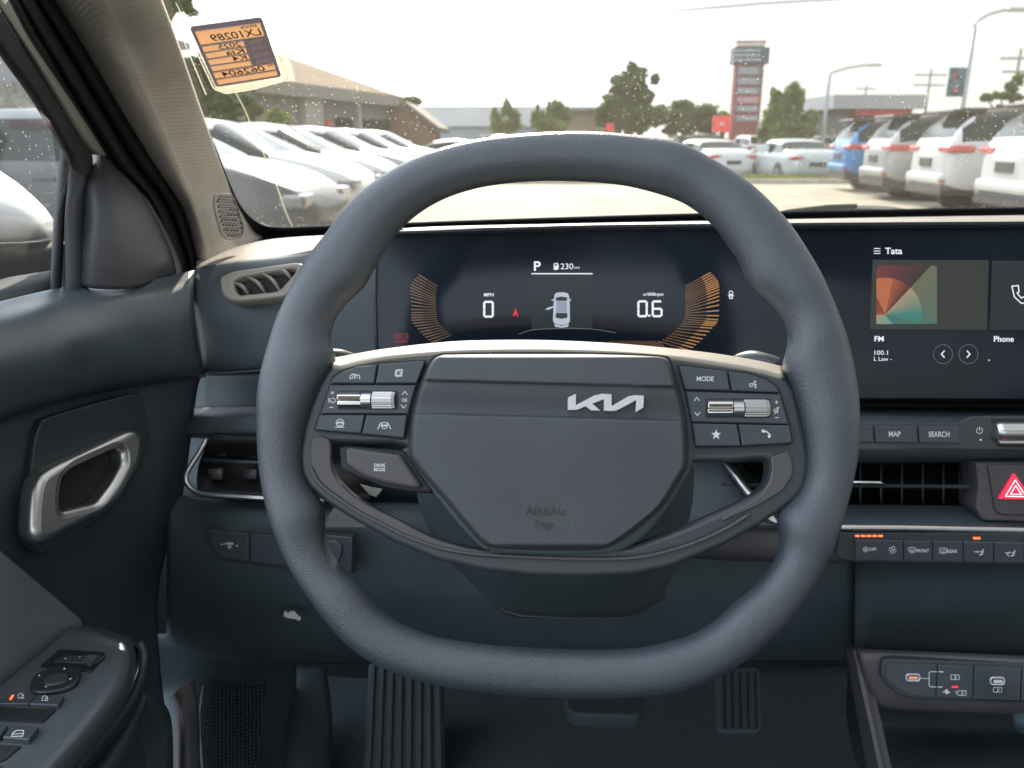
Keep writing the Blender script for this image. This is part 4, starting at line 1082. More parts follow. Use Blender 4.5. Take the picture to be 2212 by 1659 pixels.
ink('charging_lamp', [rect(2056,1481.5,2070,1486)], QP, M['redled'], ub, h=0.0144)
patch('console_side', [
 [(1822,1400,.80),(1835,1470,.79),(1850,1560,.78),(1868,1660,.77),(1890,1760,.76)],
 [(1846,1400,.735),(1862,1470,.725),(1882,1560,.715),(1904,1660,.705),(1930,1760,.70)],
 [(1858,1402,.724),(1872,1470,.712),(1892,1560,.702),(1914,1660,.692),(1940,1760,.685)],
 [(1860,1402,.75),(1876,1470,.74),(1897,1560,.73),(1919,1660,.72),(1946,1760,.71)]], M['brownish'], cons, k=5)
patch('console_tray', [
 [P(1890,1530,.76), P(1960,1532,.76), P(2200,1540,.75), P(2450,1545,.75)],
 [P(1895,1560,.86), P(1965,1560,.86), P(2200,1566,.86), P(2450,1570,.86)],
 [P(1905,1640,.80), P(1970,1640,.80), P(2200,1640,.80), P(2450,1640,.80)],
 [P(1930,1760,.72), P(1980,1760,.72), P(2200,1760,.72), P(2450,1760,.72)]], M['carpet'], cons, k=4)
gs = patch('gear_selector', [
 [P(2189,1548,.66), P(2192,1541,.655), P(2215,1539,.65), P(2260,1540,.645)],
 [P(2187,1560,.64), P(2195,1556,.63), P(2218,1554,.62), P(2260,1554,.615)],
 [P(2190,1572,.64), P(2200,1574,.63), P(2222,1578,.62), P(2260,1582,.615)],
 [P(2196,1580,.66), P(2206,1586,.655), P(2225,1590,.65), P(2260,1594,.645)]], solid('selector_teal', (0.05, 0.085, 0.095), 0.35), cons, k=4)

# ---------------------------------------------------------------- footwell pieces and pedals
foot = thing('footwell_trim', (-0.35, 0.95, 0.3), 'dark footwell trim with ribbed kick panel speaker below the dashboard', 'trim panel')
patch('sill_trim', [[P(362,1500,.86), P(378,1530,.86), P(384,1600,.84), P(386,1760,.80)], [P(380,1492,.83), P(392,1530,.83), P(397,1600,.81), P(400,1760,.77)], [P(420,1470,.84), P(430,1530,.84), P(432,1600,.82), P(432,1760,.78)]], M['brownish'], foot, k=4)
patch('kick_panel', [[P(300,1380,.85), P(330,1480,.91), P(360,1560,.89), P(380,1780,.83)], [P(470,1380,.87), P(430,1480,.92), P(425,1560,.895), P(425,1780,.83)], [P(560,1400,.92), P(572,1480,.99), P(560,1580,.96), P(535,1780,.86)], [P(640,1400,1.0), P(640,1480,1.06), P(630,1580,1.02), P(600,1780,.90)]], M['lower'], foot, k=4)
# speaker mesh: lattice of thin ribs
KP2 = plane3(P(435,1480,.915), P(435,1640,.86), P(560,1480,.985))
mo = [(444,1660+60),(434,1600),(432,1540),(440,1480),(470,1452),(540,1440),(572,1450),(574,1520),(566,1580),(548,1720)]
hs = []
for j in range(34):
    for i in range(17):
        x = 436 + i*8.2 + (j % 2)*0.0; y = 1448 + j*7.6 - i*1.6
        c_ = [(x, y), (x+5.2, y-1), (x+5.2, y+4.2), (x, y+5.2)]
        if all(inside([(cx_*1.0, cy_) for cx_, cy_ in mo], *q) for q in c_): hs.append(c_)
sg = plate('speaker_grille', mo, KP2, M['lower'], foot, h=0.006, thick=0.003, bevel=0.0, holes=hs)
plate('grille_backing', mo, KP2, M['gap'], sg, h=0.0, thick=0.002, bevel=0)
patch('floor_mat', [[P(575,1440,1.25), P(700,1440,1.30), P(900,1440,1.32), P(1300,1440,1.32), P(1830,1440,1.25)], [P(575,1560,1.12), P(700,1560,1.14), P(900,1560,1.15), P(1300,1560,1.15), P(1830,1560,1.10)], [P(560,1760,.93), P(700,1760,.93), P(900,1760,.93), P(1300,1760,.93), P(1880,1760,.90)]], M['carpet'], foot, k=5)
patch('foot_rest_ramp', [[P(585,1440,1.1), P(640,1442,1.09), P(705,1445,1.12)], [P(578,1560,1.03), P(650,1560,1.02), P(718,1560,1.05)], [P(560,1760,.92), P(640,1760,.91), P(710,1760,.94)]], M['lower'], foot, k=4)
dpd = thing('foot_rest_pedal', (-0.15, 1.0, 0.35), 'wide ribbed black foot rest at the left end of the pedals, below the steering wheel', 'foot rest')
FRP = plane3(P(860,1450,1.10), P(860,1700,.98), P(960,1450,1.10))
fb = plate('rest_base', rnd([(796,1430),(958,1430),(962,1760),(778,1760)], 12), FRP, M['pedal'], dpd, h=0.0, thick=0.02, bevel=0.003)
for k in range(8):
    t = k/7.0; u0 = 806+t*140; u1 = 790+t*160
    plate('rib', [(u0-5,1434),(u0+5,1434),(u1+6.5,1756),(u1-6.5,1756)], FRP, M['pedal'], dpd, h=0.005, thick=0.006, bevel=0.002)
bpd = thing('brake_pedal', (0.06, 0.9, 0.4), 'wide dark brake pedal low behind the wheel rim', 'brake pedal')
BRK = plane3(P(1300,1520,.95), P(1380,1520,.95), P(1300,1545,.93))
pb = plate('pedal_pad', rnd([(1214,1490),(1392,1490),(1386,1540),(1370,1546),(1240,1542),(1222,1528)], 10), BRK, M['pedal'], bpd, thick=0.02, bevel=0.004)
tube('pedal_arm', [P(1300,1510,.97), P(1300,1440,1.02), P(1290,1350,1.06)], 0.008, M['rubber'], bpd)
apd = thing('accelerator_pedal', (0.27, 0.9, 0.4), 'tall narrow accelerator pedal hanging right of the brake pedal', 'accelerator pedal')
ACP = plane3(P(1570,1500,.98), P(1610,1500,.98), P(1570,1580,.94))
ab = plate('pedal_pad', rnd([(1546,1440),(1640,1440),(1646,1570),(1640,1582),(1560,1582),(1549,1574)], 8), ACP, M['brownish'] if False else M['pedal'], apd, thick=0.015, bevel=0.003)
for k in range(5): plate('pedal_groove', [(1562+k*17,1450),(1566+k*17,1450),(1568+k*17,1572),(1564+k*17,1572)], ACP, M['gap'], ab, h=0.0012, thick=0.001, bevel=0)
# ---------------------------------------------------------------- steering wheel
WN = Vector((-math.sin(RAD(3))*math.cos(RAD(24)), -math.cos(RAD(3))*math.cos(RAD(24)), math.sin(RAD(24))))
WP = Plane(P(1206, 900, 0.500), WN)
wheel = thing('steering_wheel', WP.o, 'dark grey flat-bottomed leather steering wheel with control buttons and silver maker emblem', 'steering wheel')
r_out = [(1204,283),(1304,284),(1404,295),(1474,307),(1541,343),(1608,383),(1658,427),(1708,480),(1735,521),(1775,587),(1808,661),(1835,734),(1850,800),(1858,854),(1860,927),(1855,998),(1833,1094),(1793,1213),(1733,1313),(1674,1380),(1594,1444),(1475,1498),(1371,1510),(1271,1513),(1137,1509),(971,1489),(854,1459),(787,1426),(737,1387),(683,1319),(627,1239),(597,1173),(573,1104),(557,1020),(552,930),(553,836),(573,753),(597,680),(623,626),(662,553),(700,508),(737,455),(797,397),(880,345),(970,313),(1070,293)]
r_in = [(1137,385),(1237,384),(1337,391),(1404,405),(1475,428),(1518,457),(1551,487),(1581,533),(1598,553),(1610,585),(1621,614),(1648,637),(1670,654),(1688,674),(1703,702),(1709,735),(1703,760),(1691,779),(1694,800),(1712,836),(1728,895),(1741,958),(1745,1004),(1738,1046),(1715,1080),(1675,1112),(1684,1135),(1692,1160),(1692,1181),(1674,1217),(1638,1265),(1598,1295),(1554,1337),(1514,1365),(1475,1381),(1371,1403),(1237,1405),(1104,1399),(1004,1389),(921,1373),(854,1343),(804,1303),(774,1261),(737,1229),(713,1199),(697,1163),(696,1130),(702,1100),(676,1064),(655,1030),(650,983),(659,928),(672,882),(692,833),(709,803),(731,775),(717,757),(708,737),(710,712),(722,680),(737,657),(758,637),(787,614),(807,571),(847,506),(862,488),(897,457),(954,423),(1037,397)]
PC = (1206, 900)
def polar(poly):
    out = []
    for u, v in poly: out.append((math.atan2(v-PC[1], u-PC[0]), math.hypot(u-PC[0], v-PC[1])))
    out.sort(); return out
def dense(poly): return [(q.x, q.y) for q in spline([(a, b, 0) for a, b in poly], 6, True)]
po, pi_ = polar(dense(r_out)), polar(dense(r_in))
def rad_at(pl, a):
    n = len(pl)
    lo = 0; hi = n
    while lo < hi:
        m_ = (lo+hi)//2
        if pl[m_][0] < a: lo = m_+1
        else: hi = m_
    i1 = lo % n; i0 = (lo-1) % n
    a0, r0 = pl[i0]; a1, r1 = pl[i1]
    if i1 == 0 and lo == n: a1 += 2*math.pi
    if lo == 0: a0 -= 2*math.pi
    t = 0 if abs(a1-a0) < 1e-9 else (a-a0)/(a1-a0)
    return r0+(r1-r0)*t
NR, NS = 300, 36
def smooth_rad(pl, w):
    r_ = [rad_at(pl, -math.pi + 2*math.pi*i/NR) for i in range(NR)]
    for _ in range(w): r_ = [(r_[i-1]+2*r_[i]+r_[(i+1) % NR])/4 for i in range(NR)]
    return r_
RO, RI = smooth_rad(po, 8), smooth_rad(pi_, 5)
verts, faces = [], []
for i in range(NR):
    a = -math.pi + 2*math.pi*i/NR
    ro, ri = RO[i], RI[i]
    A = WP.hit(PC[0]+ro*math.cos(a), PC[1]+ro*math.sin(a))
    B = WP.hit(PC[0]+ri*math.cos(a), PC[1]+ri*math.sin(a))
    c = (A+B)/2; x = (A-B)/2; rx = x.length; x.normalize()
    rn = min(max(rx*0.92, 0.0125), 0.0165)
    for j in range(NS):
        t = 2*math.pi*j/NS; cs, sn = math.cos(t), math.sin(t)
        p = 2.15
        ex = abs(cs)**(2/p)*(1 if cs >= 0 else -1); ey = abs(sn)**(2/p)*(1 if sn >= 0 else -1)
        verts.append(c + x*(rx*0.985*ex) + WP.n*(rn*ey - 0.004))
for i in range(NR):
    for j in range(NS):
        faces.append((i*NS+j, ((i+1) % NR)*NS+j, ((i+1) % NR)*NS+(j+1) % NS, i*NS+(j+1) % NS))
rim = from_data('rim', verts, faces, M['leather'], wheel)
bm = bmesh.new(); bm.from_mesh(rim.data); bmesh.ops.recalc_face_normals(bm, faces=bm.faces); bm.to_mesh(rim.data); bm.free()

# hub shell with two openings
sh = [(721,783),(703,799),(685,831),(665,880),(652,926),(644,982),(648,1022),(664,1052),(700,1084),(760,1122),(850,1172),(940,1210),(1040,1234),(1150,1246),(1260,1249),(1371,1243),(1450,1226),(1560,1180),(1640,1136),(1690,1103),(1724,1077),(1744,1048),(1751,1004),(1746,960),(1733,902),(1717,842),(1702,818),(1680,806),(1640,797),(1560,782),(1475,770),(1390,764),(1304,760),(1167,756),(1020,757),(930,762),(837,772),(780,782)]
holeL = [(q.x, q.y) for q in spline([(700,958,0),(780,958,0),(874,964,0),(900,1010,0),(930,1056,0),(975,1110,0),(1030,1166,0),(1052,1186,0),(1000,1180,0),(930,1160,0),(860,1126,0),(790,1090,0),(742,1056,0),(715,1020,0),(702,985,0)], 3, True)]
holeR = [(q.x, q.y) for q in spline([(1494,1000,0),(1580,998,0),(1652,992,0),(1662,1008,0),(1659,1034,0),(1648,1054,0),(1610,1080,0),(1540,1112,0),(1475,1140,0),(1405,1166,0),(1350,1184,0),(1372,1164,0),(1410,1128,0),(1455,1075,0),(1482,1040,0)], 3, True)]
shell = plate('hub_shell', sh, WP, M['shell'], wheel, h=-0.001, thick=0.018, bevel=0.0040, holes=[holeL, holeR], res=5)
# top of the hub: slopes away from the driver, sunlight put into its pale colour
f1 = [(719,786),(745,790),(790,779),(840,769.5),(930,761),(1020,756.5),(1167,755),(1304,758.5),(1390,764),(1475,772),(1560,784),(1640,798),(1692,812)]
b1_ = [(716,772),(738,770),(780,762),(837,753),(930,742),(1020,736),(1167,735),(1304,740.5),(1390,747),(1475,755.5),(1560,766),(1640,780),(1690,792)]
TOPM = solid('sunlit_hub_trim', (0.32, 0.285, 0.24), 0.40, bump=(1500, 0.1, 0.0005))
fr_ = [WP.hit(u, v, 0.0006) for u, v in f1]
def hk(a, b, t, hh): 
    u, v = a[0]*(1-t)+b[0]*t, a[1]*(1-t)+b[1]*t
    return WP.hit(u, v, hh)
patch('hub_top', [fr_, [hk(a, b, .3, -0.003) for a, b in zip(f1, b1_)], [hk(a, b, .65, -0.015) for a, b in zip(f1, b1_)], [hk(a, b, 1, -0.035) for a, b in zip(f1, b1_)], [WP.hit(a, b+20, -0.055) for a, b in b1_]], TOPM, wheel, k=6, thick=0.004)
# inner walls seen through the openings
plate('spoke_inner', [(q.x, q.y) for q in spline([(676,944,0),(712,950,0),(716,1010,0),(740,1050,0),(790,1088,0),(862,1124,0),(930,1160,0),(1000,1182,0),(1070,1195,0),(1100,1206,0),(1000,1200,0),(900,1172,0),(820,1134,0),(748,1088,0),(692,1044,0),(674,1010,0),(670,975,0)], 3, True)], WP, M['brownish'], shell, h=0.0006, thick=0.004, bevel=0.0012)
tube('spoke_edge_line', [WP.hit(u, v, 0.0012) for u, v in [(q.x, q.y) for q in spline([(672,1012,0),(690,1044,0),(719,1068,0),(774,1106,0),(825,1132,0),(877,1158,0),(964,1187,0),(1070,1200,0),(1237,1207,0),(1371,1205,0),(1475,1181,0),(1560,1146,0),(1620,1110,0)], 5)]], 0.0011, M['brownish'], shell, n=8)
plate('spoke_inner', rnd([(1664,986),(1704,972),(1716,1010),(1712,1030),(1690,1062),(1640,1092),(1560,1128),(1560,1116),(1640,1072),(1662,1040),(1668,1010)], 8), WP, M['brownish'], shell, h=0.0006, thick=0.004, bevel=0.0012)

# airbag pad with two horizontal folds
padout = [(q.x, q.y) for q in spline([(952,768,0),(1000,766,0),(1200,764,0),(1380,768,0),(1432,772,0),(1446,784,0),(1460,830,0),(1474,880,0),(1481,940,0),(1482,1000,0),(1470,1026,0),(1430,1090,0),(1385,1130,0),(1340,1163,0),(1310,1178,0),(1271,1184,0),(1171,1184,0),(1071,1179,0),(1042,1168,0),(1010,1134,0),(970,1086,0),(930,1040,0),(895,996,0),(887,970,0),(888,930,0),(896,880,0),(910,830,0),(930,784,0)], 4, True)]
def pad_bounds(v):
    xs = []
    n = len(padout)
    for i in range(n):
        (x1, y1), (x2, y2) = padout[i-1], padout[i]
        if (y1 <= v) != (y2 <= v): xs.append(x1+(v-y1)/(y2-y1)*(x2-x1))
    return (min(xs), max(xs)) if len(xs) >= 2 else None
vmin = min(p[1] for p in padout)+0.6; vmax = max(p[1] for p in padout)-0.6
def sstep(x): x = max(0, min(1, x)); return x*x*(3-2*x)
def pad_h(u, v):
    sl = (u-1180)/300*8.0                      # folds run slightly down to the right
    a = v - sl
    h = 0.0125
    # upper band tilts up, drops by a small step at 829, ridge at 904
    h += 0.0036*(1-sstep((a-826)/5.0)) - 0.0040*sstep((a-770)/55.0)*0
    h -= 0.0050*sstep((a-832)/66.0)*(1-sstep((a-898)/5.0))
    h += 0.0030*sstep((a-898)/5.0) - 0.0085*max(0, (a-904)/280.0)**1.2
    h += 0.0035*(1-((u-1185)/300)**2)
    return h
verts, faces = [], []
vs_list = []
N1, N2 = 150, 90
for i in range(N1):
    t = i/(N1-1); t = 0.5-0.5*math.cos(math.pi*t)*(1-0.0) if False else t
    e = 0.0
    v = vmin + (vmax-vmin)*t
    vs_list.append(v)
extra = [vmin + x for x in (0.4, 1.0, 2.0, 3.2)] + [vmax - x for x in (0.4, 1.0, 2.0, 3.2)]
vs_list = sorted(set(vs_list + extra))
for v in vs_list:
    l, r = pad_bounds(v)
    for j in range(N2):
        s = j/(N2-1); s = 0.5-0.5*math.cos(math.pi*s)
        u = l+(r-l)*s
        # rounding near the outline
        d = min(u-l, r-u, (v-vmin)*1.0, (vmax-v)*1.0)
        R_ = 9.0
        e = 1.0 if d >= R_ else math.sqrt(max(0, 1-(1-d/R_)**2))
        h = pad_h(u, v)*e - 0.004*(1-e)
        verts.append(WP.hit(u, v, h))
n1 = len(vs_list)
for i in range(n1-1):
    for j in range(N2-1):
        faces.append((i*N2+j, (i+1)*N2+j, (i+1)*N2+j+1, i*N2+j+1))
apad = from_data('airbag_pad', verts, faces, M['airbag'], wheel)
def grow(poly, s):
    cx, cy = 1185, 960
    return [(cx+(a-cx)*(1+s), cy+(b-cy)*(1+s*1.2)) for a, b in poly]
plate('pad_gap', grow(padout, 0.018), WP, M['gap'], wheel, h=0.0008, thick=0.01, bevel=0.0006)
plate('pad_surround', [(q.x, q.y) for q in spline([(884,962,0),(878,985,0),(900,1024,0),(948,1082,0),(985,1128,0),(1030,1176,0),(1052,1190,0),(1104,1199,0),(1200,1202,0),(1297,1200,0),(1345,1190,0),(1395,1158,0),(1440,1104,0),(1478,1046,0),(1494,1010,0),(1488,960,0),(1300,900,0),(1100,900,0)], 4, True)], WP, M['lower'], wheel, h=0.0002, thick=0.014, bevel=0.003)

# maker's emblem
o3 = 737.3; 
def c5(pts): return [(737.3+a/3.0, 460.8+b/3.0) for a, b in pts]
LP = Plane(WP.hit(1310, 870, 0.0150), WN)
lo1 = c5([(1469,1194),(1521,1167),(1520,1243),(1640,1180),(1690,1169),(1751,1172),(1752,1249),(1862,1185),(1905,1178),(1961,1181),(1958,1258),(1908,1288),(1912,1210),(1785,1278),(1758,1281),(1702,1279),(1703,1203),(1628,1233),(1678,1278),(1618,1277),(1583,1250),(1530,1273),(1467,1274)])
plate('emblem', lo1, LP, M['silver'], wheel, h=0.0, thick=0.0026, bevel=0.0002)
AG = Plane(WP.hit(1180, 1105, 0.0124), WN)
text('airbag_word', 'AIRBAG', (1136,1091,1222,1113.5), AG, M['engrave'], apad, h=0.0012)
ink('horn_mark', strip([(1158,1124),(1158,1142),(1173,1133)], 1.5, True)+strip([(1173,1131),(1196,1132),(1193,1138),(1186,1142),(1178,1140),(1174,1135)], 1.5, True)+strip(arc(1184,1134,5,20,160,6),1.3), AG, M['engrave'], apad, h=0.0012)

# control clusters
def cl(pts): return [(629.8+a*0.2222, 737.3+b*0.2222) for a, b in pts]
def crr(pts): return [(1428.5+a*0.2222, 737.3+b*0.2222) for a, b in pts]
baseL = plate('button_recess', rnd([(711,831),(716,812),(738,798),(772,789),(816,783),(914,776),(921,781),(903,832),(874,949),(866,950),(780,940),(679,930),(678,924)], [2,8,8,4,4,4,5,0,5,3,0,5,3]), WP, M['gap'], wheel, h=0.0006, thick=0.006, bevel=0.0005)
baseR = plate('button_recess', rnd([(1463,787),(1470,787),(1571,799),(1617,803),(1662,819),(1682,836),(1688,850),(1708,917),(1714,955),(1709,959),(1604,965),(1502,967),(1497,930),(1479,844)], [3,3,0,6,8,4,0,0,3,3,0,4,2,0]), WP, M['gap'], wheel, h=0.0006, thick=0.006, bevel=0.0005)
def btn(poly, r, par, h=0.0042, mat=None): return plate('control_button', rnd(poly, r), WP, mat or M['button'], par, h=h, thick=0.006, bevel=0.0009)
HI = 0.0046
B1 = btn([(713.5,828),(718,816),(739,802),(772,791.5),(815,786.5),(808,828)], [1,8,8,3,2,2], baseL)
ink('button_mark', strip(arc(763,816,7,170,300,8,8)+[(769,812)], 1.7)+strip([(755,818),(763,817)],1.4)+strip(arc(772,815,5.5,150,400,10),1.8)+[circ(772,815,1.4,8)]+strip([(761,816),(765,809)],1.4), WP, M['ink'], B1, h=HI)
B2 = btn([(818.5,786),(913,778.6),(918,782),(900,828),(811,828)], [2,5,6,2,2], baseL)
ink('button_mark', strip(rnd([(855,799),(869,798),(867,811),(853,812)],3),1.6,True)+strip(rnd([(857,801),(865,801),(864,811),(856,811)],2),1.8,True)+strip([(870,798),(868,813),(855,814)],1.2), WP, M['ink'], B2, h=HI)
B3 = btn([(712.5,831),(898.5,831),(881,894),(692.5,893.5)], 1.5, baseL, h=0.0034)
def chev(x, y, up=True, w_=5.5, h_=3.5): return strip([(x-w_, y+(h_ if up else -h_)), (x, y-(h_ if up else -h_)), (x+w_, y+(h_ if up else -h_))], 1.6)
ink('button_mark', strip([(714.5,848.7),(721.5,848.7)],1.5)+strip([(718,845.4),(718,852)],1.5)+strip([(712,880),(719.5,880)],1.6)+strip(arc(719.5,865,4.8,-120,170,10),1.5)+strip([(710.5,860),(710.5,869)],1.6)+strip([(713.4,860),(713.4,869)],1.0)+chev(874.5,849)+chev(872,878,False), WP, M['ink'], B3, h=0.0038)
text('button_word', 'OK', (867.5,860.5,880.5,868), WP, M['ink'], B3, h=0.0038, bold=0.02)
B4 = btn([(690.5,896),(788,896.2),(779.5,936.6),(684,929),(681,926)], [1.5,2,2,4,2], baseL)
ink('button_mark', strip(circ(734.5,914,8.2,16),1.6,True)+strip([(727,917),(731,913),(738,913),(742,917)],2.4)+strip([(724.5,923),(743.5,923)],1.5)+strip([(731,921),(733,918)],1.6)+strip([(738,921),(736,918)],1.6)+[rect(729,911,740,913)], WP, M['ink'], B4, h=HI)
B5 = btn([(791,896.2),(879,897),(873,946),(782,937.6)], [2,2,4,2], baseL)
ink('button_mark', strip([(822.5,912.5),(816,926.5)],1.9)+strip([(837.5,912.5),(844,926.5)],1.9)+strip(circ(830.3,919,6.8,16),1.5,True)+[rect(824,917.4,836.5,920.8)], WP, M['ink'], B5, h=HI)
# rollers: bright bar, ring and knurled wheel on one axle
def roller(x0, xa, xb, x1, y0, y1, par):
    ym = (y0+y1)/2
    plate('roller_well', rnd(rect(x0-3, y0-3, x1+4, y1+2), 3), WP, M['gap'], par, h=0.0038, thick=0.002, bevel=0.0002)
    rr_ = (WP.hit(x0, y0)-WP.hit(x0, y1)).length/2
    ax0 = 0.0028
    def pt(x, dv=0): return WP.hit(x, ym+dv, ax0)
    # fluted bar: chamfered prism
    A, B = pt(x0), pt(xa)
    d = (B-A).normalized(); up = WP.n.cross(d).normalized()
    if up.z < 0: up = -up
    prof = [(-1.0,-.15),(-.94,.30),(-.55,.62),(-.12,.60),(.02,.88),(.50,.92),(.72,.80),(1.0,.35),(1.0,-.15)]
    vv, ff = [], []
    for p_ in (A, B):
        for (a, b_) in prof: vv.append(p_ + up*(a*rr_) + WP.n*(b_*rr_*0.9))
    n_ = len(prof)
    for i in range(n_-1): ff.append((i, i+1, n_+i+1, n_+i))
    ff.append(tuple(range(n_))); ff.append(tuple(n_+i for i in range(n_)))
    t_ = from_data('toggle_bar', vv, ff, M['chrome'], par, smooth=False)
    bm = bmesh.new(); bm.from_mesh(t_.data); bmesh.ops.recalc_face_normals(bm, faces=bm.faces); bm.to_mesh(t_.data); bm.free()
    bv = t_.modifiers.new('b', 'BEVEL'); bv.width = 0.0003; bv.segments = 2
    tube('roller_ring', [pt(xa+1.2), pt(xb-1)], rr_*0.97, M['metal'], par, n=40)
    # knurled wheel
    A, B = pt(xb+1), pt(x1-1); N_ = 108
    vv, ff = [], []
    for k, (f, s) in enumerate([(0,.90),(.02,1.0),(.86,1.0),(1.0,.90)]):
        c = A.lerp(B, f)
        for j in range(N_):
            th = 2*math.pi*j/N_
            kn_ = 1.0 if (j//2) % 2 == 0 else 0.925
            vv.append(c + (up*math.cos(th)+WP.n*math.sin(th))*rr_*1.04*s*kn_)
    for k in range(3):
        for j in range(N_): ff.append((k*N_+j, k*N_+(j+1) % N_, (k+1)*N_+(j+1) % N_, (k+1)*N_+j))
    ff.append(tuple(range(N_))); ff.append(tuple(3*N_+j for j in range(N_)))
    kw = from_data('knurled_wheel', vv, ff, M['metal'], par, smooth=False)
    bm = bmesh.new(); bm.from_mesh(kw.data); bmesh.ops.recalc_face_normals(bm, faces=bm.faces); bm.to_mesh(kw.data); bm.free()
roller(731.5, 781, 804, 855, 847, 882.5, baseL)
roller(1527.5, 1581, 1605, 1661, 864, 900, baseR)
C1 = btn([(1465.5,789.5),(1570.5,801.5),(1577.5,843.6),(1480.5,841.8)], [4,2,2,2], baseR)
text('button_word', 'MODE', (1505,813,1542,823.5), WP, M['ink'], C1, h=HI, bold=0.012)
C2 = btn([(1574,802.5),(1617,806.5),(1660,822),(1679,837),(1684.5,848),(1582,844)], [2,6,8,5,2,2], baseR)
ink('button_mark', strip(arc(1622,832,3.4,60,400,10),1.5)+strip([(1628,833),(1632,826)],1.4)+strip([(1626,829),(1631,822)],1.3)+[circ(1633,824,1.2,6)]+strip([(1629,831),(1634,831),(1631,834),(1634,837),(1629,837)],1.4), WP, M['ink'], C2, h=HI)
C3 = btn([(1481,844.5),(1686,851),(1704,916.4),(1495.5,912)], 1.5, baseR, h=0.0034)
ink('button_mark', chev(1505.5,862,True,5.6,3.6)+chev(1506.6,894,False,5.6,3.6)+strip([(1674,869),(1681,869)],1.5)+strip([(1677.5,865.6),(1677.5,872.4)],1.5)+strip([(1674.5,902),(1681.5,902)],1.5)
    +strip([(1672,884),(1675,884),(1680,880),(1680,892),(1675,888),(1672,888)],1.4,True)+strip([(1684,879),(1673,894)],1.3), WP, M['ink'], C3, h=0.0038)
C4 = btn([(1496,914.3),(1592.5,916),(1600.5,963.4),(1503,964)], [2,2,2,3], baseR)
star = []
for k in range(10):
    r = 11.5 if k % 2 == 0 else 4.6; a = -90+36*k
    star.append((1547+r*math.cos(RAD(a)), 939+r*math.sin(RAD(a))))
star_tris = [[(1547,939), star[k], star[(k+1) % 10]] for k in range(10)]
ink('button_mark', star_tris, WP, M['ink'], C4, h=HI)
C5 = btn([(1595.5,916.2),(1706,918.4),(1712,953),(1708,957.4),(1604,963)], [2,2,3,2,2], baseR)
ink('button_mark', strip([(q.x, q.y) for q in spline([(1648,930.5,0),(1655,932,0),(1661,937,0),(1663,943,0)], 4)], 2.6)+[rnd([(1645,928),(1652,928.5),(1653,935),(1646,934)],2)]+[rnd([(1658,940),(1665,938),(1665,945),(1660,946.5)],2)], WP, M['ink'], C5, h=HI)
# drive mode pod on the left spoke
pod = plate('mode_pod', rnd([(732,966),(748,962),(872,972),(884,984),(936,1060),(930,1066),(890,1064),(836,1056),(770,1030),(736,1014)], [4,4,8,8,6,4,6,10,10,8]), WP, M['gap'], wheel, h=0.0002, thick=0.014, bevel=0.0018)
pb_ = plate('mode_button', rnd([(746,972),(754,966.5),(862,981),(868,987),(910,1049),(904,1054.5),(890,1054.5),(832,1044),(785,1029),(748,1003)], [4,4,4,5,5,3,4,12,14,8]), WP, M['brownish'], pod, h=0.0042, thick=0.01, bevel=0.0022)
text('button_word', 'DRIVE', (808,1001.5,832,1009), WP, M['ink'], pb_, h=0.0046, bold=0.02)
text('button_word', 'MODE', (808,1010.5,832,1018), WP, M['ink'], pb_, h=0.0046, bold=0.02)
plate('paddle_glint', [(778,1046),(812,1054),(826,1056),(812,1075),(796,1068)], Plane(WP.hit(800,1060,-0.03), WN), M['metal'], wheel, thick=0.003, bevel=0.0004)

# ---------------------------------------------------------------- stock card taped to the windscreen
SPL = Plane(WS.o + WS.n*0.0025, WS.n)
SQ = [(408.6,58.5),(565,37.5),(608,166),(467,188.5)]
card = thing('stock_card', SPL.hit(500, 110), 'orange and black stock card in a clear sleeve at the top left of the windscreen', 'card')
def sq(s, t): q = quad_map(SQ, s, t); return (q.x, q.y)
def srect(s0, t0, s1, t1): return [sq(s0,t0), sq(s1,t0), sq(s1,t1), sq(s0,t1)]
def translu(name, col, em=0.0):
    m = bpy.data.materials.new(name); m.use_nodes = True
    nt = m.node_tree; nt.nodes.clear()
    out = nt.nodes.new('ShaderNodeOutputMaterial'); a = nt.nodes.new('ShaderNodeBsdfTranslucent'); b = nt.nodes.new('ShaderNodeBsdfDiffuse'); x = nt.nodes.new('ShaderNodeMixShader')
    a.inputs[0].default_value = tuple(col)+(1,); b.inputs[0].default_value = tuple(col)+(1,); x.inputs[0].default_value = 0.25
    nt.links.new(a.outputs[0], x.inputs[1]); nt.links.new(b.outputs[0], x.inputs[2]); nt.links.new(x.outputs[0], out.inputs[0])
    return m
FIELDS = [srect(.045,.085,.955,.305), srect(.05,.335,.64,.425), srect(.05,.445,.64,.535), srect(.05,.555,.64,.645), srect(.05,.665,.64,.745), srect(.045,.765,.955,.865), srect(.045,.885,.955,.968)]
paper = plate('card_sheet', rnd(SQ, [9,9,7,7]), SPL, translu('card_black', (0.27,0.25,0.29)), card, h=0.0012, thick=0.0006, bevel=0.0001, holes=FIELDS)
ORG = translu('card_orange', (0.36,0.20,0.115))
fields = FIELDS
ink('card_field', fields, SPL, ORG, card, h=0.0016)
INKD = solid('marker_ink', (0.02,0.02,0.03), 0.7)
def st(word, s0, t0, s1, t1, mat, bold=0.0, shear=0.0): return text('card_word', word, (s0, t0, s1, t1), SPL, mat, None, h=0.0018, mirror=True, quad=SQ, bold=bold, shear=shear)
pr = [st('STOCK', .66,.10,.90,.145, INKD, .03), st('LX10289', .22,.165,.93,.285, INKD, .01, .15), st('2025', .27,.335,.60,.42, INKD, .01, .1),
      st('Kia', .34,.445,.61,.53, INKD, .01, .1), st('K4', .40,.555,.61,.64, INKD, .01, .1), st('VIN', .86,.775,.94,.81, INKD, .02), st('062604', .16,.77,.80,.86, INKD, .01, .15)]
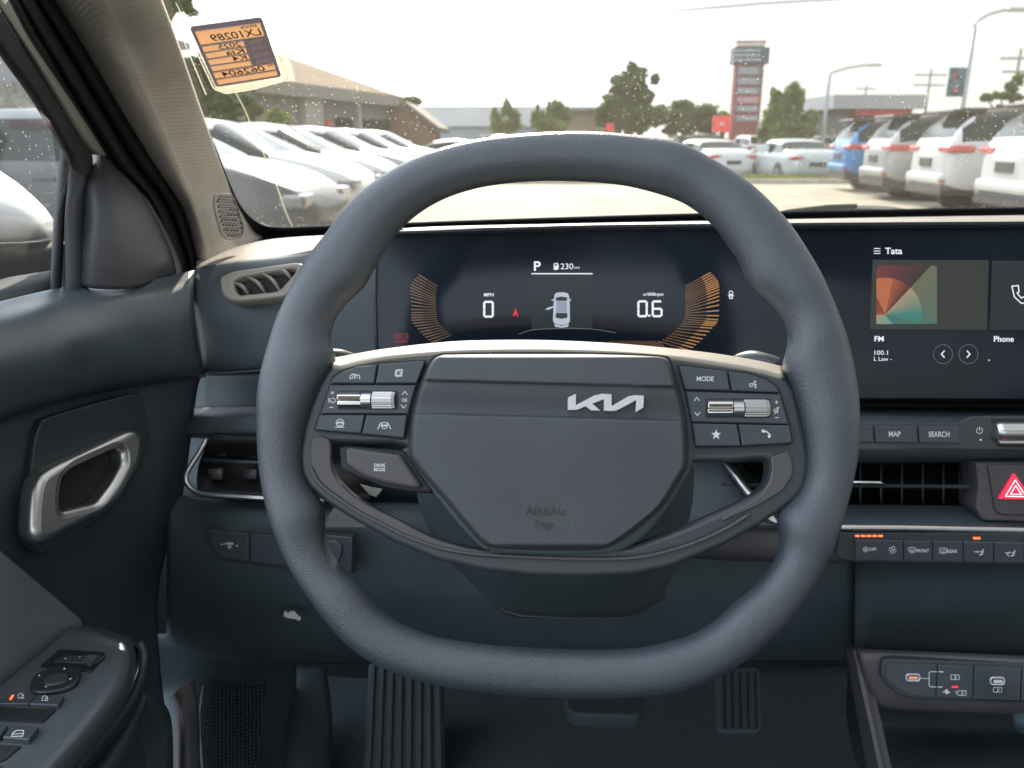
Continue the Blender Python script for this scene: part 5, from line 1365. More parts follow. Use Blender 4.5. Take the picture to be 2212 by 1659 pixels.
join_into('card_writing', pr, card)
ORT = solid('card_print_orange', (0.75,0.52,0.40), 0.7)
pr = [st('YEAR', .72,.345,.90,.40, ORT, .03), st('MAKE', .72,.455,.92,.51, ORT, .03), st('MODEL', .70,.565,.93,.62, ORT, .03), st('COLOR', .70,.675,.93,.73, ORT, .03)]
join_into('card_print', pr, card)
film = plate('clear_sleeve', rnd([(398,54),(420,43),(572,30),(586,60),(618,160),(616,172),(540,192),(488,200),(466,192),(428,112),(400,70)], 5), SPL, M['film'], card, h=0.0006, thick=0.0006, bevel=0.0001)
tube('sleeve_edge', [SPL.hit(u, v, 0.0012) for u, v in rnd([(396,50),(420,42),(574,30),(590,60),(624,164),(617,174),(540,194),(488,202),(462,192),(424,112),(396,66)], 6)], 0.0007, translu('sleeve_edge_white', (0.85,0.83,0.74)), card, n=6, closed=True)
plate('tape_strip', [(596,96),(622,118),(636,174),(618,176),(604,130)], SPL, M['film'], card, h=0.0003, thick=0.0004, bevel=0.0)
for pts in ([(370,48),(382,52),(445,204)], [(370,48),(400,42)], [(380,6),(392,30),(396,46)], [(622,117),(637,175)], [(604,122),(621,170)]):
    tube('tape_edge', [SPL.hit(u, v, 0.0006) for u, v in pts], 0.0006, translu('tape_edge_white', (0.85,0.83,0.74)), card, n=6)
tube('glass_reflection', [wsh(u, v, 0.002) for u, v in [(q.x, q.y) for q in spline([(504,192,0),(512,206,0),(530,240,0),(548,285,0),(575,345,0),(600,408,0),(615,452,0),(628,482,0),(632,490,0)], 4)]], 0.00055, translu('reflection_white', (0.8,0.76,0.64)), cabin, n=6)  # pale tube drawn for a line of reflected light in the glass
# ================================================================== OUTSIDE
def G(u, v): return at_z(u, v, 0.0)
def at_y(u, v, y):
    r = ray(u, v); return EYE + r*(y/r.y)
HOR = 829.5-FPX*math.tan(PITCH)
asph, nt, b = mat_new('sun_bleached_asphalt')
vary(nt, b, (0.27, 0.235, 0.17), 0.30, 0.9); b.inputs['Roughness'].default_value = 0.85
add_bump(nt, b, 60, 0.3, 0.01)
def sheet(name, pts, z, mat, kind='structure'):
    o = from_data(name, [(x, y, z) for x, y in pts], [tuple(range(len(pts)))], mat, None, smooth=False)
    if kind: o['kind'] = kind
    return o
farland = solid('far_ground', (0.22, 0.21, 0.17), 0.95, amt=0.3, vs_=0.3)
sheet('ground', [(-900, -60), (900, -60), (900, 1500), (-900, 1500)], -0.21, farland)
def rot_line(y0, x): return y0 + x*0.022
sheet('parking_lot', [(-40, -12), (40, -12), (40, rot_line(23.3, 40)), (-40, rot_line(23.3, -40))], 0.0, asph)
road_m = solid('road_asphalt', (0.26, 0.235, 0.20), 0.9, amt=0.2, vs_=1.5)
sheet('road', [(-200, 26.6), (200, 28.2+3), (200, 44), (-200, 40)], -0.20, road_m)
kerb_m = solid('kerb_concrete', (0.36, 0.33, 0.28), 0.9, amt=0.2, vs_=3)
k = boxes('kerb', [(-40, 23.3, 0, 40, 23.46, 0.13), (-40, 26.3, 0, 40, 26.45, 0.13)], kerb_m, None, bevel=0.02)
k.rotation_euler = (0, 0, 0.012); k['kind'] = 'structure'
grass_base = sheet('verge', [(-40, 23.0), (40, 23.9), (40, 26.9), (-40, 26.0)], 0.004, solid('verge_soil', (0.10, 0.10, 0.045), 1.0, amt=0.3, vs_=2))
rnd_ = random.Random(3)
vv, ff = [], []
for i in range(22000):
    x = rnd_.uniform(-12, 14); y = rnd_.uniform(23.5, 26.2) + x*0.012
    h_ = rnd_.uniform(.08, .22); a = rnd_.uniform(0, math.pi); w_ = rnd_.uniform(.02, .05)
    dx, dy = math.cos(a)*w_, math.sin(a)*w_; lx, ly = rnd_.uniform(-.05, .05), rnd_.uniform(-.05, .05)
    s = len(vv); vv += [(x-dx, y-dy, .004), (x+dx, y+dy, .004), (x+lx, y+ly, h_)]; ff.append((s, s+1, s+2))
gr_ = from_data('grass', vv, ff, solid('dry_grass', (0.20, 0.22, 0.05), 0.9, amt=0.3, vs_=1.0), None, smooth=False)
tag(gr_, 'strip of dry yellowish grass along the kerb', 'grass', kind='stuff')
# painted bay lines
ln = solid('bay_paint', (0.72, 0.70, 0.64), 0.8)
bl = []
for i in range(7):
    y = 6.1 + i*3.0
    bl.append((-6.8, y, 0.0035, -1.9, y+0.1, 0.0045))
mk = boxes('bay_markings', bl, ln, None); mk['kind'] = 'structure'

# ---------------------------------------------------------------- vehicles
PAINT = {}
def paint(name, col, metal=0.0, rough=0.28):
    if name in PAINT: return PAINT[name]
    m, nt, b = mat_new(name)
    b.inputs['Base Color'].default_value = tuple(col)+(1,)
    b.inputs['Metallic'].default_value = metal; b.inputs['Roughness'].default_value = rough
    b.inputs['Specular IOR Level'].default_value = 0.3; b.inputs['Coat Weight'].default_value = 0.12; b.inputs['Coat Roughness'].default_value = 0.05
    add_bump(nt, b, 2.5, 0.05, 0.01)
    PAINT[name] = m; return m
CG = solid('car_glass', (0.016, 0.026, 0.028), 0.06, spec=0.22)
TYRE = solid('tyre', (0.02, 0.02, 0.02), 0.85)
RIMM = solid('wheel_alloy', (0.45, 0.45, 0.46), 0.3, metal=0.9)
TL = solid('tail_lamp_red', (0.42, 0.03, 0.03), 0.2, coat=0.8)
HLM = solid('head_lamp', (0.16, 0.16, 0.17), 0.12, coat=0.8)
BLK = solid('black_trim', (0.02, 0.021, 0.023), 0.45)
def profile(kind):
    # x, half width, sill z, belt z, roof z (roof==belt+small means bonnet or boot)
    if kind == 'sedan':
        return dict(L=4.7, W=1.84, H=1.43, wb=2.72, rw=.33, st=[
            (-2.35,.62,.42,.80,.86),(-2.28,.76,.30,.90,.98),(-2.05,.85,.24,.95,1.06),(-1.75,.89,.22,.96,1.09),(-1.55,.90,.22,.96,1.12),(-1.0,.92,.21,.96,1.34),(-.45,.92,.2,.955,1.42),(.15,.92,.2,.945,1.43),(.60,.92,.2,.94,1.37),(1.05,.91,.2,.93,1.14),(1.28,.90,.2,.92,1.02),(1.7,.89,.21,.86,.95),(2.05,.84,.23,.76,.84),(2.27,.72,.28,.64,.70),(2.35,.58,.36,.54,.58)], gl=(4,9))
    return dict(L=4.6, W=1.88, H=1.68, wb=2.70, rw=.36, st=[
            (-2.30,.66,.48,.92,.98),(-2.26,.82,.40,1.04,1.10),(-2.20,.88,.34,1.08,1.20),(-2.08,.90,.30,1.10,1.42),(-1.85,.92,.28,1.11,1.60),(-1.2,.935,.27,1.10,1.67),(-.5,.94,.26,1.08,1.69),(.1,.94,.26,1.07,1.66),(.50,.94,.26,1.05,1.56),(.98,.93,.26,1.03,1.26),(1.16,.92,.26,1.03,1.13),(1.6,.91,.27,1.0,1.08),(2.0,.87,.29,.92,1.0),(2.24,.76,.34,.80,.86),(2.30,.64,.42,.66,.70)], gl=(2,9))
def make_car(name, kind, pm, loc, heading, label, cat='car', group=None, roofm=None, detail=True, rack=False):
    p = profile(kind)
    root = thing(name, loc, label, cat, group, rz=heading)
    st = p['st']; g0, g1 = p['gl']
    ring = []
    for (x, w, zs, zb, zr) in st:
        gh = zr-zb
        big = gh > .14
        wr = w*(.80 if big else .90) if not big else w*(1-.24*min(1, gh/.45))
        half = [(0, zs), (w*.80, zs), (w*.97, zs+.10), (w*1.0, zs+(zb-zs)*.42), (w*.985, zb-.06), (w*.955, zb),
                (w*.955+(wr-w*.955)*.12, zb+gh*.10), (w*.955+(wr-w*.955)*.86, zb+gh*.80), (wr*.88, zb+gh*.95), (wr*.55, zr), (0, zr+.012)]
        ring.append([(x, y, z) for (y, z) in half] + [(x, -y, z) for (y, z) in half[-2:0:-1]])
    n = len(ring[0]); verts = [q for r in ring for q in r]
    bf, sgl, wsf, rof = [], [], [], []
    for i in range(len(st)-1):
        for j in range(n):
            f = (i*n+j, (i+1)*n+j, (i+1)*n+(j+1) % n, i*n+(j+1) % n)
            side = j in (6, 13)
            top = j in (8, 9, 10, 11)
            if side and g0 < i < g1-1: sgl.append(f)
            elif j in (6,13) and kind == 'sedan' and i in (g0, g1-1, g1): sgl.append(f)
            elif j in (7,8,9,10,11,12) and kind == 'sedan' and i in (g0, g1-1, g1): wsf.append(f)
            elif j in (7,8,9,10,11,12) and kind == 'suv' and i in (2, 3, g1-1): (wsf if j in (8,9,10,11) else bf).append(f)
            elif j in (7,8,9,10,11,12) and g0 < i < g1-1: rof.append(f)
            else: bf.append(f)
    bf.append(tuple(range(n))); bf.append(tuple((len(st)-1)*n+j for j in range(n))[::-1])
    def sub(nm, faces, mat, par=root, sm=True):
        used = sorted({q for f in faces for q in f}); mp = {q: i for i, q in enumerate(used)}
        o = from_data(nm, [verts[q] for q in used], [tuple(mp[q] for q in f) for f in faces], mat, par, smooth=sm, local=True)
        return o
    body = sub('body', bf, pm)
    bm = bmesh.new(); bm.from_mesh(body.data)
    bmesh.ops.recalc_face_normals(bm, faces=bm.faces); bm.to_mesh(body.data); bm.free()
    rf_ = sub('roof', rof, roofm or pm); sub('windscreen', wsf, CG)
    sg_ = sub('side_window', sgl, CG)
    # window pillars
    W = p['W']/2
    xb = -0.30 if kind == 'sedan' else -0.42
    for s in (-1, 1):
        boxes('window_pillar', [(xb-.04, min(s*W*.80, s*W*.97), (.98 if kind == 'sedan' else 1.10), xb+.04, max(s*W*.80, s*W*.97), (1.26 if kind == 'sedan' else 1.46))], BLK, sg_)
    # wheels
    for sx in (-1, 1):
        for s in (-1, 1):
            x = sx*p['wb']/2; r = p['rw']
            ys = s*W
            def cyl(nm, rr_, y0, y1, mat, par, n_=22):
                v_, f_ = [], []
                for y in (y0, y1):
                    for k_ in range(n_): v_.append((x+rr_*math.cos(2*math.pi*k_/n_), y, r+rr_*math.sin(2*math.pi*k_/n_)))
                for k_ in range(n_): f_.append((k_, (k_+1) % n_, n_+(k_+1) % n_, n_+k_))
                f_.append(tuple(range(n_))); f_.append(tuple(range(n_, 2*n_)))
                o = from_data(nm, v_, f_, mat, par, smooth=False, local=True)
                bm_ = bmesh.new(); bm_.from_mesh(o.data); bmesh.ops.recalc_face_normals(bm_, faces=bm_.faces); bm_.to_mesh(o.data); bm_.free()
                return o
            wv = cyl('wheel', r, ys-s*.20, ys+s*.008, TYRE, root)
            cyl('wheel_arch', r+.06, ys-s*.24, ys+s*.002, BLK, root)
            cyl('rim', r*.66, ys-s*.03, ys+s*.016, RIMM, wv, 14)
    # lamps
    L2 = p['L']/2
    if kind == 'sedan':
        for s in (-1, 1):
            y0, y1 = sorted((s*.44, s*.80)); boxes('head_lamp', [(L2-.28, y0, .60, L2-.06, y1, .72)], HLM, root, bevel=.03)
            y0, y1 = sorted((s*.40, s*.84)); boxes('tail_lamp', [(-L2+.02, y0, .80, -L2+.26, y1, .91)], TL, root, bevel=.03)
        boxes('grille', [(L2-.10, -.50, .30, L2-.01, .50, .50)], BLK, root, bevel=.03)
        boxes('licence_plate', [(-L2-.005, -.26, .60, -L2+.05, .26, .73)], BLK, root)
    else:
        for s in (-1, 1):
            y0, y1 = sorted((s*.42, s*.925)); boxes('tail_lamp', [(-L2+.00, y0, .97, -L2+.42, y1, 1.09)], TL, root, bevel=.04)
            y0, y1 = sorted((s*.50, s*.84)); boxes('head_lamp', [(L2-.34, y0, .80, L2-.07, y1, .92)], HLM, root, bevel=.03)
            y0, y1 = sorted((s*.50, s*.80)); boxes('reflector', [(-L2-.03, y0, .50, -L2+.10, y1, .55)], TL, root, bevel=.01)
        boxes('bumper', [(-L2-.05, -.80, .46, -L2+.20, .80, .64)], pm, root, bevel=.06)
        boxes('lower_cladding', [(-L2-.01, -.84, .28, L2-.10, .84, .46), (-.9, -.945, .26, .9, .945, .42)], BLK, root, bevel=.03)
        boxes('licence_plate', [(-L2-.02, -.26, .74, -L2+.05, .26, .88)], BLK, root)
        boxes('spoiler', [(-L2+.10, -.62, 1.60, -L2+.62, .62, 1.655)], roofm or pm, root, bevel=.02)
        boxes('roof_rail', [(-1.6, s*.70-.02, 1.66, .2, s*.70+.02, 1.72) for s in (-1, 1)], BLK, root, bevel=.01)
    for s in (-1, 1):
        y0, y1 = sorted((s*(W+.02), s*(W+.20)))
        z = 1.0 if kind == 'sedan' else 1.14
        boxes('mirror', [(.72, y0, z-.05, .86, y1, z+.10)], pm, root, bevel=.04)
    # trim strip under the door glass
    boxes('door_handle', [(x_, s*(W-.02)-.015, .84, x_+.2, s*(W-.02)+.015, .87) for x_ in (-1.05, .05) for s in (-1, 1)], pm, root, bevel=.006)
    for o in (body,):
        m_ = o.modifiers.new('s', 'SUBSURF'); m_.levels = 1; m_.render_levels = 1
    return root
WHITE = paint('white_car_paint', (0.55, 0.56, 0.56))
SILV = paint('silver_car_paint', (0.36, 0.36, 0.36), 0.35)
GREYP = paint('grey_car_paint', (0.10, 0.105, 0.11), 0.0)
BLUE = paint('blue_car_paint', (0.04, 0.15, 0.33), 0.1)
PALE = paint('pale_blue_car_paint', (0.42, 0.46, 0.47), 0.25)
# left row, noses towards the aisle
LROW = [(-1.62, 7.75, GREYP, 'silver grey sedan at the near end of the left row, nose beside the steering wheel'),
        (-1.75, 10.7, WHITE, 'white sedan second in the left row, behind the silver grey one'),
        (-1.80, 13.6, WHITE, 'white sedan third from the near end of the left row'),
        (-1.72, 16.5, SILV, 'silver sedan fourth from the near end of the left row'),
        (-1.62, 19.4, WHITE, 'white sedan fifth from the near end of the left row'),
        (-1.50, 22.1, SILV, 'silver sedan at the far end of the left row, nearest the street')]
for (nx, y, pm_, lab) in LROW:
    make_car('parked_sedan', 'sedan', pm_, (nx-2.35, y, 0), RAD(-3), lab, 'car', 'sedans parked in the left row')
WHITE2 = paint('pearl_white_paint', (0.44, 0.44, 0.43))
RROW = [(6.72, 11.1, WHITE2, 'white sport utility car cut off by the right edge of the photo, plate visible'),
        (7.12, 14.1, WHITE2, 'white sport utility car with dark roof, second in the right row'),
        (7.50, 17.1, paint('dull_silver_paint', (0.30, 0.30, 0.29), 0.2), 'silver sport utility car between the white one and the blue one'),
        (7.92, 20.1, BLUE, 'blue sport utility car at the far end of the right row')]
for (rx, y, pm_, lab) in RROW:
    make_car('parked_suv', 'suv', pm_, (rx+2.30, y, 0), RAD(-7), lab, 'car', 'cars parked in the right row', roofm=BLK)
#make_car('parked_suv', 'suv', GREYP, (-10.4, 14.8, 0), RAD(0), 'dark grey sport utility car seen through the driver side window', 'car')
# cars on the street beyond
make_car('street_sedan', 'sedan', PALE, (9.35, 27.9, -.2), RAD(91), 'pale sedan with red tail lamps seen from behind on the street', 'car')
make_car('street_sedan', 'sedan', WHITE, (7.1, 30.5, -.2), RAD(100), 'white sedan on the street, roof just over the right of the wheel rim', 'car')
make_car('street_suv', 'suv', WHITE, (at_y(1617,310,50).x, 50.0, -.2), RAD(95), 'small white hatchback below the tall pylon sign', 'car')
make_car('street_sedan', 'sedan', GREYP, (8.6, 47.0, -.2), RAD(5), 'dark car far off in front of the round tree', 'car')
make_car('street_suv', 'suv', SILV, (19.2, 50.0, -.2), RAD(10), 'silver car far off behind the pale sedan', 'car')
make_car('street_sedan', 'sedan', WHITE, (-7.5, 33.0, -.2), RAD(8), 'white car beyond the left row in front of the long pale warehouse', 'car')
make_car('street_sedan', 'sedan', SILV, (-2.4, 36.0, -.2), RAD(12), 'silver car in front of the two small trees by the warehouse', 'car')

make_car('street_suv', 'suv', GREYP, (11.1, 46.5, -.2), RAD(4), 'dark car far off below the red square sign', 'car')
make_car('street_sedan', 'sedan', WHITE, (-5.2, 38.5, -.2), RAD(6), 'white car far off, just left of the two small trees by the warehouse', 'car')
make_car('street_suv', 'suv', SILV, (.6, 43.0, -.2), RAD(8), 'silver car far off over the top of the steering wheel rim', 'car')
# ---------------------------------------------------------------- buildings
def bx(x0, x1, y0, y1, z0, z1): return (x0, y0, z0, x1, y1, z1)
def px2x(u, y): return (u-1106)/FPX*y*1.0*(1/ (math.cos(PITCH)+0)) * 1.0
def XZ(u, v, y): q = at_y(u, v, y); return q.x, q.z
wallg = solid('grey_brick', (0.24, 0.235, 0.225), 0.9, amt=0.12, vs_=1.5)
tile = solid('brown_roof_tiles', (0.17, 0.105, 0.06), 0.9, amt=0.25, vs_=2.0)
# facade runs from the far right corner towards the near left
A_ = at_y(838, 208, 40.0); zE = A_.z; A_.z = 0
r_ = ray(560, 300); B_ = EYE + r_*(29.5/r_.y); B_.z = 0
fd = (B_-A_).normalized(); fn_ = Vector((-fd.y, fd.x, 0))
if fn_.y < 0: fn_ = -fn_
LEN = (B_-A_).length + 0.2
off = thing('office_building', (A_.x, A_.y, 0), 'grey single-storey building with brown hipped tile roof behind the left row of cars', 'building')
def ob(nm, s0, s1, n0, n1, z0, z1, mat, par=off):
    """box along the facade: s = metres from the right corner, n = metres inwards"""
    vs_ = [tuple(A_ + fd*s + fn_*n_ + Vector((0, 0, z))) for z in (z0, z1) for s, n_ in ((s0, n0), (s1, n0), (s1, n1), (s0, n1))]
    o = from_data(nm, vs_, [(0,3,2,1),(4,5,6,7),(0,1,5,4),(1,2,6,5),(2,3,7,6),(3,0,4,7)], mat, par, smooth=False)
    bm = bmesh.new(); bm.from_mesh(o.data); bmesh.ops.recalc_face_normals(bm, faces=bm.faces); bm.to_mesh(o.data); bm.free()
    return o
ob('wall', 0, LEN, 0, 3.1, -.25, zE-.1, wallg)
def S_at(u):        # metres along the facade seen at picture column u
    rr_ = ray(u, 300); k_ = rr_.x/rr_.y
    return (A_.x - k_*A_.y)/(k_*fd.y - fd.x)
def ridge_pt(u, v, n_):
    s_ = 0.0
    for k_ in range(400):
        q_ = A_ + fd*s_ + fn_*n_; d_ = q_-EYE
        if 1106+FPX*(d_.x)/(d_.dot(FW)) <= u: break
        s_ += .05
    q_.z = at_y(u, v, q_.y).z
    return q_
e0 = [A_ + fd*s + fn_*n_ + Vector((0, 0, zE)) for s, n_ in ((-.5, -.5), (LEN+.5, -.5), (LEN+.5, 3.6), (-.5, 3.6))]
r0 = ridge_pt(628, 118, 1.6); r1 = r0 + fd*0.6
from_data('roof', e0+[r0, r1], [(0,1,5,4), (1,2,5), (2,3,4,5), (3,0,4), (0,3,2,1)], tile, off, smooth=False)
ob('fascia', -.52, LEN+.52, -.54, -.49, zE-.45, zE+.02, solid('pale_fascia', (0.30,0.29,0.27), 0.8))
for (u0, u1, z0, z1) in [(590,628,.8,2.2),(724,762,.8,2.1),(785,845,.8,2.1)]:
    ob('window', S_at(u1), S_at(u0), -.03, .06, z0, z1, CG)
for (u0, u1) in [(652,690),(766,773)]:
    ob('column', S_at(u1), S_at(u0), -.25, .05, 0, zE-.3, solid('pale_render', (0.42,0.41,0.38), 0.9))
# brown gabled shed
Y = 40.0
x0, z1 = XZ(838, 232, Y); x1, zlow = XZ(928, 285, Y); xm, zpk = XZ(880, 224, Y)
gb = thing('brown_shed', ((x0+x1)/2, Y, 0), 'brown shed with a sloping roof edge right of the grey building', 'building')
sh_ = from_data('wall', [(x0, Y, 0), (x1, Y, 0), (x1, Y, zlow+.4), (xm, Y, zpk), (x0, Y, zpk), (x0, Y+6, 0), (x1, Y+6, 0), (x1, Y+6, zlow+.4), (xm, Y+6, zpk), (x0, Y+6, zpk)],
                [(0,1,2,3,4), (9,8,7,6,5), (1,6,7,2), (4,9,5,0), (3,8,9,4)], solid('brown_boards', (0.22,0.13,0.085), 0.9, amt=0.15, vs_=3), gb, smooth=False)
rfs = from_data('roof', [(xm-.1, Y-.4, zpk+.12), (x1+.5, Y-.4, zlow+.2), (x1+.5, Y+6.4, zlow+.2), (xm-.1, Y+6.4, zpk+.12), (xm-.1, Y-.4, zpk-.1), (x1+.5, Y-.4, zlow-.02), (x1+.5, Y+6.4, zlow-.02), (xm-.1, Y+6.4, zpk-.1)],
                [(0,1,2,3), (7,6,5,4), (0,4,5,1), (1,5,6,2), (2,6,7,3), (3,7,4,0)], solid('dark_roof_edge', (0.10,0.08,0.065), 0.8), gb, smooth=False)
# long pale warehouse
Y = 62.0
x0, z1 = XZ(905, 230, Y); x1, _ = XZ(1290, 233, Y)
wh = thing('warehouse', ((x0+x1)/2, Y, 0), 'long pale warehouse behind the small trees in the middle distance', 'building')
mw = solid('white_cladding', (0.50,0.51,0.52), 0.7, amt=0.06, vs_=0.4, bump=(4, 0.3, 0.05, 'X'))
o = boxes('wall', [(x0, Y, 0, x1, Y+20, 2.2)], solid('blue_grey_cladding', (0.28,0.31,0.34), 0.8), None, local=False); parent_to(o, wh)
o = boxes('upper_wall', [(x0-.1, Y-.3, 2.2, x1+.1, Y+20, z1)], mw, None, local=False); parent_to(o, wh)
# low brown building right of the warehouse
Y = 58.0
x0, z1 = XZ(1228, 243, Y); x1, _ = XZ(1345, 241, Y)
lb = thing('brown_building', ((x0+x1)/2, Y, 0), 'low brown building partly hidden by the tall tree', 'building')
o = boxes('wall', [(x0, Y, 0, x1, Y+10, z1)], solid('brown_wall', (0.20,0.15,0.11), 0.9, amt=0.2, vs_=1), None, local=False); parent_to(o, lb)
o = boxes('roof', [(x0-.3, Y-.4, z1, x1+.3, Y+10.4, z1+.25)], solid('dark_roof', (0.12,0.10,0.09), 0.9), None, local=False); parent_to(o, lb)
# grey and red shop
Y = 60.0
x0, z1 = XZ(1828, 206, Y); x1, _ = XZ(1985, 208, Y); _, zr_ = XZ(1900, 236, Y); _, zr2 = XZ(1900, 250, Y)
sp = thing('shop_building', ((x0+x1)/2, Y, 0), 'shop with grey upper wall and red band behind the right row', 'building')
o = boxes('upper_wall', [(x0-1.2, Y-1, zr_, x1, Y+12, z1)], solid('grey_cladding', (0.30,0.30,0.30), 0.8, bump=(3,0.3,0.05,'X')), None, local=False); parent_to(o, sp)
o = boxes('red_band', [(x0+.6, Y-.6, zr2, x1-.6, Y+11, zr_)], solid('red_band_paint', (0.40,0.05,0.05), 0.7), None, local=False); parent_to(o, sp)
o = boxes('wall', [(x0+1, Y, 0, x1-1, Y+10, zr2)], solid('dark_shop_wall', (0.12,0.12,0.12), 0.8), None, local=False); parent_to(o, sp)
Y = 56.0
x0, z1 = XZ(1752, 246, Y); x1, _ = XZ(1835, 246, Y)
db = thing('dark_low_building', ((x0+x1)/2, Y, 0), 'dark flat-roofed building between the bushy tree and the grey and red shop', 'building')
o = boxes('wall', [(x0, Y, 0, x1, Y+8, z1)], solid('dark_grey_wall', (0.11,0.11,0.11), 0.9, amt=0.2, vs_=1), None, local=False); parent_to(o, db)
o = boxes('roof', [(x0-.2, Y-.3, z1, x1+.2, Y+8.2, z1+.2)], BLK, None, local=False); parent_to(o, db)
# building beyond the side window
sb = thing('grey_stone_building', (-17.5, 24, 0), 'grey and stone building high behind the dark car in the side window', 'building')
stone = solid('stone_wall', (0.26,0.24,0.21), 0.9, amt=0.35, vs_=5)
o = boxes('wall', [(-26, 24, 0, -13.2, 34, 4.6)], solid('grey_wall', (0.30,0.30,0.31), 0.9, amt=0.1), None, local=False); parent_to(o, sb)
o = boxes('stone_band', [(-26, 23.95, 1.9, -13.1, 24.0, 2.75)], stone, None, local=False); parent_to(o, sb)
o = boxes('roof', [(-26.5, 23.2, 4.6, -12.8, 34.5, 4.9)], M['frame_grey'], None, local=False); parent_to(o, sb)

# ---------------------------------------------------------------- pylon sign
Y = 54.0
py = thing('pylon_sign', (at_y(1616, 320, Y).x, Y, 0), 'tall maroon pylon sign with grey name boards and a wider dark board near the top', 'sign')
def pbox(nm, u0, u1, v0, v1, mat, dy0=0.0, dy1=.6, bev=0.01):
    a = at_y(u0, v0, Y); b_ = at_y(u1, v1, Y)
    o = boxes(nm, [(a.x, Y+dy0, b_.z, b_.x, Y+dy1, a.z)], mat, None, local=False, bevel=bev); parent_to(o, py); return o
maroon = solid('maroon_paint', (0.17,0.035,0.035), 0.6, amt=0.1)
board = solid('grey_board', (0.15,0.14,0.15), 0.5, amt=0.1, vs_=4)
def abs_box(nm, xa, xb, za, zb, mat, dy0, dy1):
    o = boxes(nm, [(xa, Y+dy0, za, xb, Y+dy1, zb)], mat, None, local=False, bevel=.01); parent_to(o, py); return o
cxp = at_y(1616, 200, Y).x
def zz(v): return at_y(1616, v, Y).z
hw = (at_y(1648, 200, Y).x-at_y(1588, 200, Y).x)/2
abs_box('tower', cxp-hw, cxp+hw, 0, zz(137), maroon, 0, .7)
abs_box('top_board', cxp-hw*1.28, cxp+hw*1.28, zz(138), zz(102), solid('dark_blue_board', (0.06,0.075,0.10), 0.5), -.12, .82)
abs_box('top_cap', cxp-hw*1.0, cxp+hw*1.0, zz(100), zz(88), solid('cream_cap', (0.5,0.42,0.36), 0.7), 0, .7)
abs_box('top_roof', cxp-hw*1.0-.05, cxp+hw*1.0+.05, zz(90), zz(87), maroon, -.05, .75)
wr = solid('sign_writing', (0.42,0.44,0.46), 0.7)
FPn = Plane((cxp, Y-.125, 3), (0, -1, 0))
for i, (v0, v1, col) in enumerate([(142,163,board),(166,184,board),(188,204,board),(207,224,solid('faded_red_board',(0.30,0.10,0.10),.6)),(227,242,board),(248,262,board)]):
    bb = abs_box('name_board', cxp-hw*.86, cxp+hw*.86, zz(v1), zz(v0), col, -.05, .02)
    FB = Plane((cxp, Y-.056, 3), (0, -1, 0))
    cu = 1616
    ps = []
    rr2 = random.Random(i*7+1)
    for ln_ in (0.35, 0.68):
        x = cu-21
        while x < cu+19:
            w_ = rr2.uniform(2.2, 6.0)
            ps.append(rect(x, v0+(v1-v0)*ln_-1.7, x+w_, v0+(v1-v0)*ln_+1.3)); x += w_+rr2.uniform(1.0, 2.6)
    ink('board_lettering', ps, FB, wr, bb, h=0.0)
ps = []
rr2 = random.Random(5)
for v in (109, 119, 129):
    x = 1586
    while x < 1642:
        w_ = rr2.uniform(2.0, 5.5); ps.append(rect(x, v-2.2, x+w_, v+2.0)); x += w_+rr2.uniform(1.2, 2.6)
ink('top_lettering', ps, FPn, wr, py, h=0.004)

# red signs and small red object
def post_sign(name, u0, u1, v0, v1, Y, mat, label, thick=.12, writing=True):
    a = at_y(u0, v0, Y); b_ = at_y(u1, v1, Y)
    t = thing(name, ((a.x+b_.x)/2, Y, 0), label, 'sign')
    o = boxes('board', [(a.x, Y-thick/2, b_.z, b_.x, Y+thick/2, a.z)], mat, None, local=False, bevel=.01); parent_to(o, t)
    o2 = boxes('post', [((a.x+b_.x)/2-.07, Y-.05, 0, (a.x+b_.x)/2+.07, Y+.05, b_.z)], M['rubber'], None, local=False); parent_to(o2, t)
    return t, o
t_, o_ = post_sign('red_sign', 1541, 1577, 250, 286, 36.0, solid('bright_red_board', (0.62,0.05,0.04), 0.5), 'bright red square sign left of the tall pylon sign')
ink('sign_mark', strip([(1554,264),(1564,270)],2)+strip([(1564,264),(1554,270)],2), Plane((0,36.0-.065,2),(0,-1,0)), wr, o_, h=0.0)
cn = thing('red_flag', (at_y(1488/1.0,280,30).x, 30, 0), 'tiny red flag on a post in front of the tall tree', 'flag')
q = at_y(1316, 277, 30); cn.location = (q.x, 30, 0)
o = boxes('cloth', [(q.x-.13, 29.98, q.z-.15, q.x+.16, 30.0, q.z+.17)], solid('red_cloth', (0.6,0.05,0.07), 0.8), None, local=False); parent_to(o, cn)
o = boxes('post', [(q.x-.16, 29.97, 0, q.x-.13, 30.0, q.z+.2)], M['rubber'], None, local=False); parent_to(o, cn)
q = at_y(710, 266, 33); c2 = thing('red_pennant', (q.x, 33, 0), 'small red pennant showing over the left row, before the grey building', 'flag')
o = boxes('cloth', [(q.x-.1, 32.98, q.z-.1, q.x+.12, 33.0, q.z+.12)], solid('red_cloth_b', (0.6,0.05,0.05), 0.8), None, local=False); parent_to(o, c2)
o = boxes('post', [(q.x-.13, 32.97, 0, q.x-.1, 33.0, q.z+.15)], M['rubber'], None, local=False); parent_to(o, c2)

